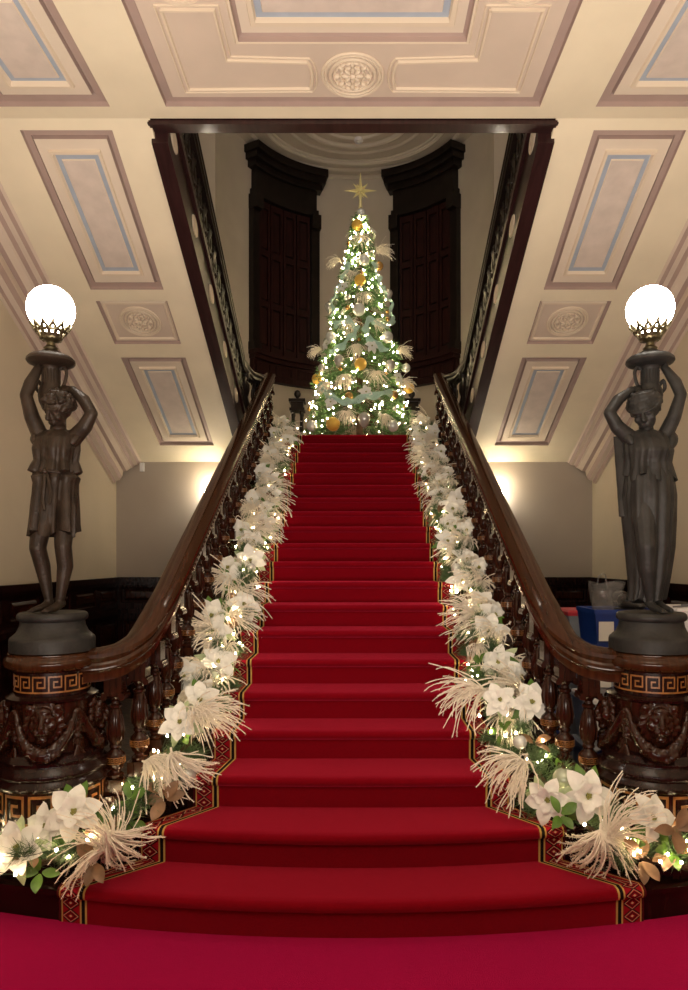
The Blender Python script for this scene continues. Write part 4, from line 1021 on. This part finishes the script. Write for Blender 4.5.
for k, (px, py, sd_, lb) in enumerate(TS):
    p = tree_pt(px, py, -.02); f = V((sd_*1.0+random.uniform(-.2, .2), -.7, .25 if sd_ else -.5))
    inst(SPR[k % 4], p, aim(f, (0, -.3, 1)), .80, 'cream feathery spray '+lb, 'decorative spray', 'sprays in the christmas tree')
for k, (px, py, lb) in enumerate([(372, 232, 'near the top of the tree'), (343, 287, 'on the tree\'s upper left side'), (327, 344, 'on the tree\'s left side at mid height'), (372, 346, 'on the tree\'s right half at mid height'), (398, 378, 'on the tree\'s right side, low down'), (331, 402, 'low on the tree\'s left side'), (366, 392, 'low on the tree, just right of centre')]):
    p = tree_pt(px, py, .03); n_ = V((p.x-TX, p.y-TY, .15)); inst(POI[k % 3], p, aimz(n_, k), .85, 'white silk poinsettia '+lb, 'flower', 'poinsettias in the christmas tree')
RB = [([(349, 262), (344, 275), (338, 288), (333, 300), (332, 316)], 'running down the tree\'s upper left side'), ([(374, 262), (378, 276), (382, 288), (390, 300), (393, 318)], 'running down the tree\'s upper right side'),
      ([(334, 326), (346, 320), (356, 328), (350, 338), (338, 348), (330, 352)], 'curling on the tree\'s left at mid height'), ([(394, 318), (386, 326), (370, 320), (366, 332), (374, 342), (388, 350)], 'curling on the tree\'s right at mid height'),
      ([(318, 384), (328, 394), (346, 402), (362, 398), (380, 394), (400, 392)], 'looped across the bottom of the tree')]
for P_, lb in RB:
    mb = MB(); c = catmull([tree_pt(a, b_, .05) for a, b_ in P_], 8); rows = []; fl = 'across' in lb
    for k, p in enumerate(c):
        t = (c[min(k+1, len(c)-1)]-c[max(k-1, 0)]).normalized(); n_ = V((p.x-TX, p.y-TY, .1)).normalized(); u = t.cross(n_).normalized(); w = .042+.016*sin(k*.9)
        q = p+n_*(.02*sin(k*.8)); rows.append([q+u*w*e+n_*.02*sin(e*4+k*.7) for e in (-1, -.5, 0, .5, 1)])
    mb.grid(rows); o = mb.build('tulle_ribbon', 'mint', fix=False, angle=80); tag(o, 'mint green tulle ribbon '+lb, 'ribbon', 'mint ribbons on the christmas tree')

# ================================================================ GARLANDS
def garland_path(s):
    P = [(s*.88, 8.62, 3.27)]
    for k in range(15): y = 8.3-.31*k; P.append((s*(.875+.01*sin(k*1.7)), y, lineZ(y)-.015))
    P += [(s*.945, 3.70, .56), (s*1.02, 3.46, .44), (s*1.15, 3.24, .33), (s*1.32, 3.09, .27), (s*1.52, 3.03, .25), (s*1.75, 3.05, .24), (s*1.98, 3.20, .24)]
    return catmull(P, 6)
for s, nm in ((-1, 'left'), (1, 'right')):
    path = garland_path(s); arr = np.array(path); seg = np.linalg.norm(np.diff(arr, axis=0), axis=1); cs = np.concatenate([[0], np.cumsum(seg)]); LT = cs[-1]
    def at(u):
        i = min(int(np.searchsorted(cs, u*LT, side='right'))-1, len(seg)-1); f = (u*LT-cs[i])/seg[i]; return path[i].lerp(path[i+1], f), (path[i+1]-path[i]).normalized()
    g = thing('garland', (s*.93, 5.0, 1.1), 'pine garland with green and bronze leaves laid along the %s edge of the stairs' % nm, 'garland', 'pine garlands')
    MB().tube(path, .014, 6).build('garland_core', 'bark', g)
    def gpos(r, n):
        u = 1-r.random(n)**1.3; idx = np.searchsorted(cs, u*LT, side='right')-1; idx = np.clip(idx, 0, len(seg)-1); f = ((u*LT-cs[idx])/seg[idx])[:, None]
        p = arr[idx]*(1-f)+arr[idx+1]*f; t = (arr[idx+1]-arr[idx])/seg[idx][:, None]
        k = np.floor(u*150); rs = np.random.default_rng(3); dirs = rs.normal(size=(151, 3)); dirs[:, 2] = np.abs(dirs[:, 2])*.7; d = dirs[k.astype(int)]
        d = d-t*(d*t).sum(1)[:, None]; d = d/np.linalg.norm(d, axis=1)[:, None]; rad = r.random(n)[:, None]**.7*.135
        q = p+d*rad+r.normal(size=(n, 3))*.012
        return q, d*.9+t*.5*np.sign(r.random(n)-.4)[:, None]+r.normal(size=(n, 3))*.5
    needles(60000, gpos, .07, .0032, 'pine_foliage', 'pine', g, 5+s)
    # leaf sprigs are parts of the garland
    rr = random.Random(50+s)
    for k in range(46):
        u = (k+.5)/46; p, t = at(u); out = V((rr.uniform(-1, 1), rr.uniform(-1, .2), rr.uniform(.2, 1))).normalized()
        tp = LFG if k % 2 else LFB; o = tp.copy(); COL.objects.link(o); o.parent = g; o.location = p+out*.10-g.location; o.rotation_euler = aimz(out, rr.uniform(0, 6)); q = rr.uniform(.75, 1.1); o.scale = (q, q, q)
        o['label'] = 'green leaf sprig' if k % 2 else 'bronze leaf sprig'
    pts = []
    for k in range(220):
        u = 1-((k+rr.random())/220)**1.6; p, t = at(u); a = rr.uniform(0, PI); sd = t.cross(V((0, 0, 1))).normalized(); R = rr.uniform(.08, .145)
        pts.append(tuple(p+sd*cos(a)*R*1.15+V((0, -.35, 1)).normalized()*sin(a)*R))
    light_string('string_lights', tuple(g.location), 'warm white fairy lights threaded through the %s garland' % nm, pts, .0066)
    # items by step
    inward = V((-s, 0, 0))
    def place(kind, p, where, k):
        if kind == 'S':
            up = V((0, -.5, 1)); f = (inward*rr.uniform(.1, 1.0)*(1 if rr.random() < .72 else -.6)+V((0, -.8, rr.uniform(-.2, .45)))).normalized()
            inst(SPR[rr.randrange(4)], p+V((0, -.02, .07)), aim(f, up, rr.uniform(-.5, .5)), rr.uniform(.9, 1.15), 'cream feathery grass spray on the %s garland, %s' % (nm, where), 'decorative spray', 'sprays on the %s garland' % nm)
        elif kind == 'P':
            n_ = V((inward.x*rr.uniform(-.3, .7), -1, rr.uniform(.2, .9)))
            inst(POI[rr.randrange(3)], p+V((0, -.07, .085)), aimz(n_, rr.uniform(0, 6)), rr.uniform(1.0, 1.2), 'white silk poinsettia on the %s garland, %s' % (nm, where), 'flower', 'poinsettias on the %s garland' % nm)
        else:
            kd = {'B': 'sage', 'G': 'silver'}[kind]; wd_ = {'B': 'pale green', 'G': 'silver'}[kind]
            place_bauble(kd, p+V((-s*.05, -.09, .06)), .042, '%s glass bauble on the %s garland, %s' % (wd_, nm, where), 'baubles on the garlands')
    for i in range(4, 21):
        y = nose_y(i); xs = s*(.90 if i < 6 else .86)
        wh = 'beside the %s step up' % ORD[i]
        place('S', V((xs+s*rr.uniform(-.03, .05), y+.05, lineZ(y+.05))), wh, i)
        place('P', V((xs+s*rr.uniform(-.08, .08), y+.19, lineZ(y+.19)-.01)), wh, i)
        place('S', V((xs+s*.10, y+.15, lineZ(y+.15)+.03)), wh+', nearer the balusters', i)
        if i % 2: place('P', V((xs+s*.12, y+.02, lineZ(y+.02)+.02)), wh+', nearer the balusters', i)
        if i % 4 == 1: place('G' if i % 8 == 1 else 'B', V((xs, y+.10, lineZ(y+.1))), wh, i)
    # hand-placed pieces on the sweep before the pedestal
    def w3(px, py, Y): return V((CX+(px-356)*Y/F, Y, EYE-(py-560)*Y/F))
    def put(kind, px, py, Y, where, rot=None, sc=1.0, j=0):
        p = w3(px, py, Y)
        if kind == 'S': inst(SPR[j], p, rot, sc, 'cream feathery grass spray '+where, 'decorative spray', 'sprays on the %s garland' % nm)
        if kind == 'P': inst(POI[j], p, rot, sc, 'white silk poinsettia '+where, 'flower', 'poinsettias on the %s garland' % nm)
        if kind == 'B': place_bauble('sage', p, .045*sc, 'pale green glass bauble '+where, 'baubles on the garlands')
        if kind == 'G': place_bauble('silver', p, .045*sc, 'silver glass bauble '+where, 'baubles on the garlands')
    if s < 0:
        put('S', 150, 762, 3.42, 'fanning over the third step on the left', aim((.75, -.55, -.05), (0, -.2, 1)), 1.05, 1)
        put('S', 172, 758, 3.40, 'drooping over the second step on the left, beside the bigger spray', aim((.35, -.5, -.75), (0, -.6, .5), .6), .95, 0)
        put('S', 108, 838, 3.02, 'drooping before the first step\'s left end', aim((.45, -.25, -.85), (0, -.9, .2)), 1.0, 3)
        put('S', 108, 850, 3.03, 'standing upright beside the left pedestal', aim((.02, .1, 1), (.9, -.2, .2)), .85, 2)
        put('S', 104, 846, 3.04, 'spreading left under the left pedestal\'s key band', aim((-1, -.2, .15), (0, -.3, 1)), .95, 0)
        put('P', 74, 812, 3.05, 'in front of the left pedestal, nearest the stairs', aimz((.15, -1, .55), .4), 1.1, 0)
        put('P', 18, 848, 2.98, 'at the photo\'s left edge under the left pedestal', aimz((-.1, -1, .5), 1.0), 1.1, 1)
        put('P', 47, 826, 3.05, 'in front of the left pedestal, behind the other two blooms', aimz((-.3, -1, .4), 2.0), .9, 2)
        put('P', 200, 700, 3.80, 'on the left garland, beside the third step up, upper', aimz((.3, -1, .4), 2.5), 1.0, 0)
        put('P', 180, 722, 3.62, 'on the left garland, beside the third step up, lower', aimz((.0, -1, .5), .5), .95, 1)
        put('S', 195, 712, 3.66, 'on the left garland, reaching over the third step', aim((.7, -.5, .25), (0, -.2, 1)), .9, 2)
        put('G', 188, 775, 3.42, 'on the left garland, between its two spreading sprays', sc=.9)
    else:
        put('S', 520, 762, 3.42, 'fanning over the third step on the right', aim((-.85, -.5, .05), (0, -.2, 1)), 1.05, 0)
        put('S', 480, 690, 3.82, 'reaching far over the fourth step on the right', aim((-1, -.35, .1), (0, -.2, 1)), 1.0, 2)
        put('S', 600, 838, 3.05, 'drooping over the first step on the right', aim((-.25, -.35, -.9), (0, -.9, .2)), 1.05, 3)
        put('S', 610, 835, 3.06, 'standing up to the right before the right pedestal', aim((.35, .1, .9), (-.9, -.2, .2)), .95, 2)
        put('S', 602, 836, 3.07, 'spreading right before the right pedestal', aim((.9, -.3, .2), (0, -.3, 1)), .85, 1)
        put('P', 588, 796, 3.18, 'left of the right pedestal, the most open bloom', aimz((-.1, -1, .3), .2), 1.1, 0)
        put('P', 548, 800, 3.22, 'right of the second step, hanging sideways', aimz((-.6, -.9, .2), 1.4), .95, 1)
        put('P', 652, 818, 3.05, 'under the key band of the right pedestal', aimz((.3, -1, .5), 2.0), 1.0, 2)
        put('P', 532, 702, 3.75, 'right of the third step, high on the garland', aimz((-.1, -1, .4), 2.2), 1.05, 0)
        put('P', 500, 700, 3.78, 'right of the fourth step, lowest on its side of the garland', aimz((-.2, -1, .5), .9), .9, 1)
        put('B', 564, 779, 3.30, 'on the right garland beside the most open bloom', sc=1.2)
        put('G', 520, 742, 3.55, 'on the right garland above the fanning spray', sc=.8)
    for px, py, Y, tp in ((-1, 0, 0, 0),): pass
    extra = [(40, 872, 3.0), (95, 862, 3.0), (130, 800, 3.25), (165, 800, 3.3)] if s < 0 else [(668, 850, 3.0), (640, 860, 3.0), (560, 815, 3.15), (676, 830, 2.98)]
    for k, (px, py, Y) in enumerate(extra):
        o = (LFB if k % 2 else LFG).copy(); COL.objects.link(o); o.parent = g; o.location = w3(px, py, Y)-g.location; o.rotation_euler = aimz((.1, -1, .6), k)
        o['label'] = 'bronze leaf sprig' if k % 2 else 'green leaf sprig'
for t_ in (LFG, LFB): bpy.data.objects.remove(t_)
for k in list(SPR)+list(POI):
    if k.name not in USED:
        for ch in list(k.children): bpy.data.objects.remove(ch)
        bpy.data.objects.remove(k)

# ================================================================ STORED BOXES IN THE RIGHT PASSAGE
def tub(x, y, z, w, d, h, body, lid, label, rz=0, lidh=.03, lab=None, open_=False):
    t = thing('storage_tub', (x, y, z), label, 'storage box', 'storage boxes in the right passage')
    b_ = MB(); R = Matrix.Rotation(rz, 3, 'Z')
    def ring(k, zz): return [V((x, y, z))+R@V((a*w/2*k, c*d/2*k, zz)) for a, c in ((-1, -1), (1, -1), (1, 1), (-1, 1))]
    b_.grid([ring(.86, 0), ring(.97, h-.03), ring(1.0, h-.03), ring(1.0, h), ring(.93, h), ring(.83, .02)], True, True); b_.build('tub_body', body, t, smooth=False)
    if lid: MB().grid([ring(1.02, h-.012), ring(1.02, h+lidh*.5), ring(.96, h+lidh), ], True, True).build('lid', lid, t, smooth=False)
    if lab:
        for a in lab:
            c = V((x, y, z))+R@V((a*w, -d/2*.97-.004, h*.5)); q = MB(); q.box(c, (.10, .004, .13), rz=rz); q.build('paper_label', 'paper', t, smooth=False)
    return t
tub(1.81, 4.75, 0, .46, .36, .33, 'greyp', 'greyp', 'grey box on the floor, bottom of the stack behind the right pedestal')
tub(1.81, 4.75, .362, .46, .36, .30, 'greyp', 'whitep', 'grey box with a white lid, second in the stack behind the right pedestal', lab=[-.28])
tub(1.81, 4.75, .694, .45, .36, .27, 'greyp', 'greyp', 'grey box with a paper label, right under the open blue tub', lab=[-.28])
tub(1.84, 4.75, .996, .44, .38, .29, 'bluep', None, 'open blue plastic tub beside the right statue, on a stack of grey boxes', lab=[-.32, .02])
tub(1.37, 5.25, 0, .36, .36, .46, 'bluep', 'bluep', 'blue tub on the floor seen between the right balusters')
tub(1.37, 5.25, .492, .34, .34, .44, 'bluep', 'bluep', 'blue tub stacked on another, seen between the right balusters')
tub(1.88, 5.38, 0, .46, .36, .40, 'greyp', 'greyp', 'grey box on the floor beneath the red-lidded one')
tub(1.88, 5.38, .432, .46, .36, .40, 'greyp', 'greyp', 'grey box just beneath the red-lidded one')
tub(1.88, 5.38, .864, .46, .34, .34, 'greyp', 'redp', 'clear box with a red lid behind the open blue tub')
tub(2.36, 4.65, 0, .50, .44, .45, 'bluep', 'bluep', 'blue tub on the floor right of the right pedestal')
tub(2.36, 4.65, .482, .50, .44, .40, 'bluep', 'whitep', 'blue tub with a white lid right of the right pedestal')
tub(2.36, 4.65, .914, .50, .44, .36, 'whitep', 'whitep', 'white box on the topmost tub, right of the right statue\'s feet')
cb = MB().tube(catmull([(2.12, 4.50, 1.31), (2.25, 4.55, 1.312), (2.38, 4.50, 1.312), (2.5, 4.56, 1.312), (2.42, 4.68, 1.312), (2.25, 4.66, 1.312)], 6), .006, 6)
tag(cb.build('coiled_cable', 'cable'), 'thin grey cable looped on the white box', 'cable')
bg = MB(); rows = []
for k in range(9):
    t = k/8; n = 24; rows.append([(1.76+(.09+.03*t)*(1+.10*sin(5*a+k))*cos(a), 4.72+(.07+.03*t)*(1+.10*sin(4*a+2*k))*sin(a), 1.20+.265*t+.012*sin(3*a)*t) for a in np.linspace(0, 2*PI, n, endpoint=False)])
bg.grid(rows, True, False)
bg.tube(catmull([(1.68, 4.68, 1.45), (1.69, 4.67, 1.51), (1.73, 4.67, 1.52), (1.74, 4.67, 1.45)], 5), .005, 6)
tag(bg.build('plastic_bag', 'bag', angle=80, fix=False), 'crumpled clear plastic bag standing in the open blue tub', 'bag')
for k, (x_, y_, rz, lb) in enumerate(((1.90, 4.66, .5, 'black leather shoe lying on the blue tub\'s rim, nearest the bag'), (1.95, 4.82, 1.1, 'black leather shoe on the blue tub, nearest the statue'))):
    sh = MB(); R = Matrix.Rotation(rz, 3, 'Z'); c = V((x_, y_, 1.31+.02*k))
    sh.sphere(c, (.045, .11, .03), 14, 10, 0, R); sh.sphere(c+R@V((0, .05, .03)), (.038, .06, .042), 12, 8, 0, R); sh.sphere(c+R@V((0, -.075, .0)), (.04, .045, .025), 12, 8, 0, R); sh.box(c+R@V((0, 0, -.028)), (.08, .2, .012), rz=rz)
    tag(sh.build('shoe', 'dark'), lb, 'shoe', 'shoes on the blue tub')
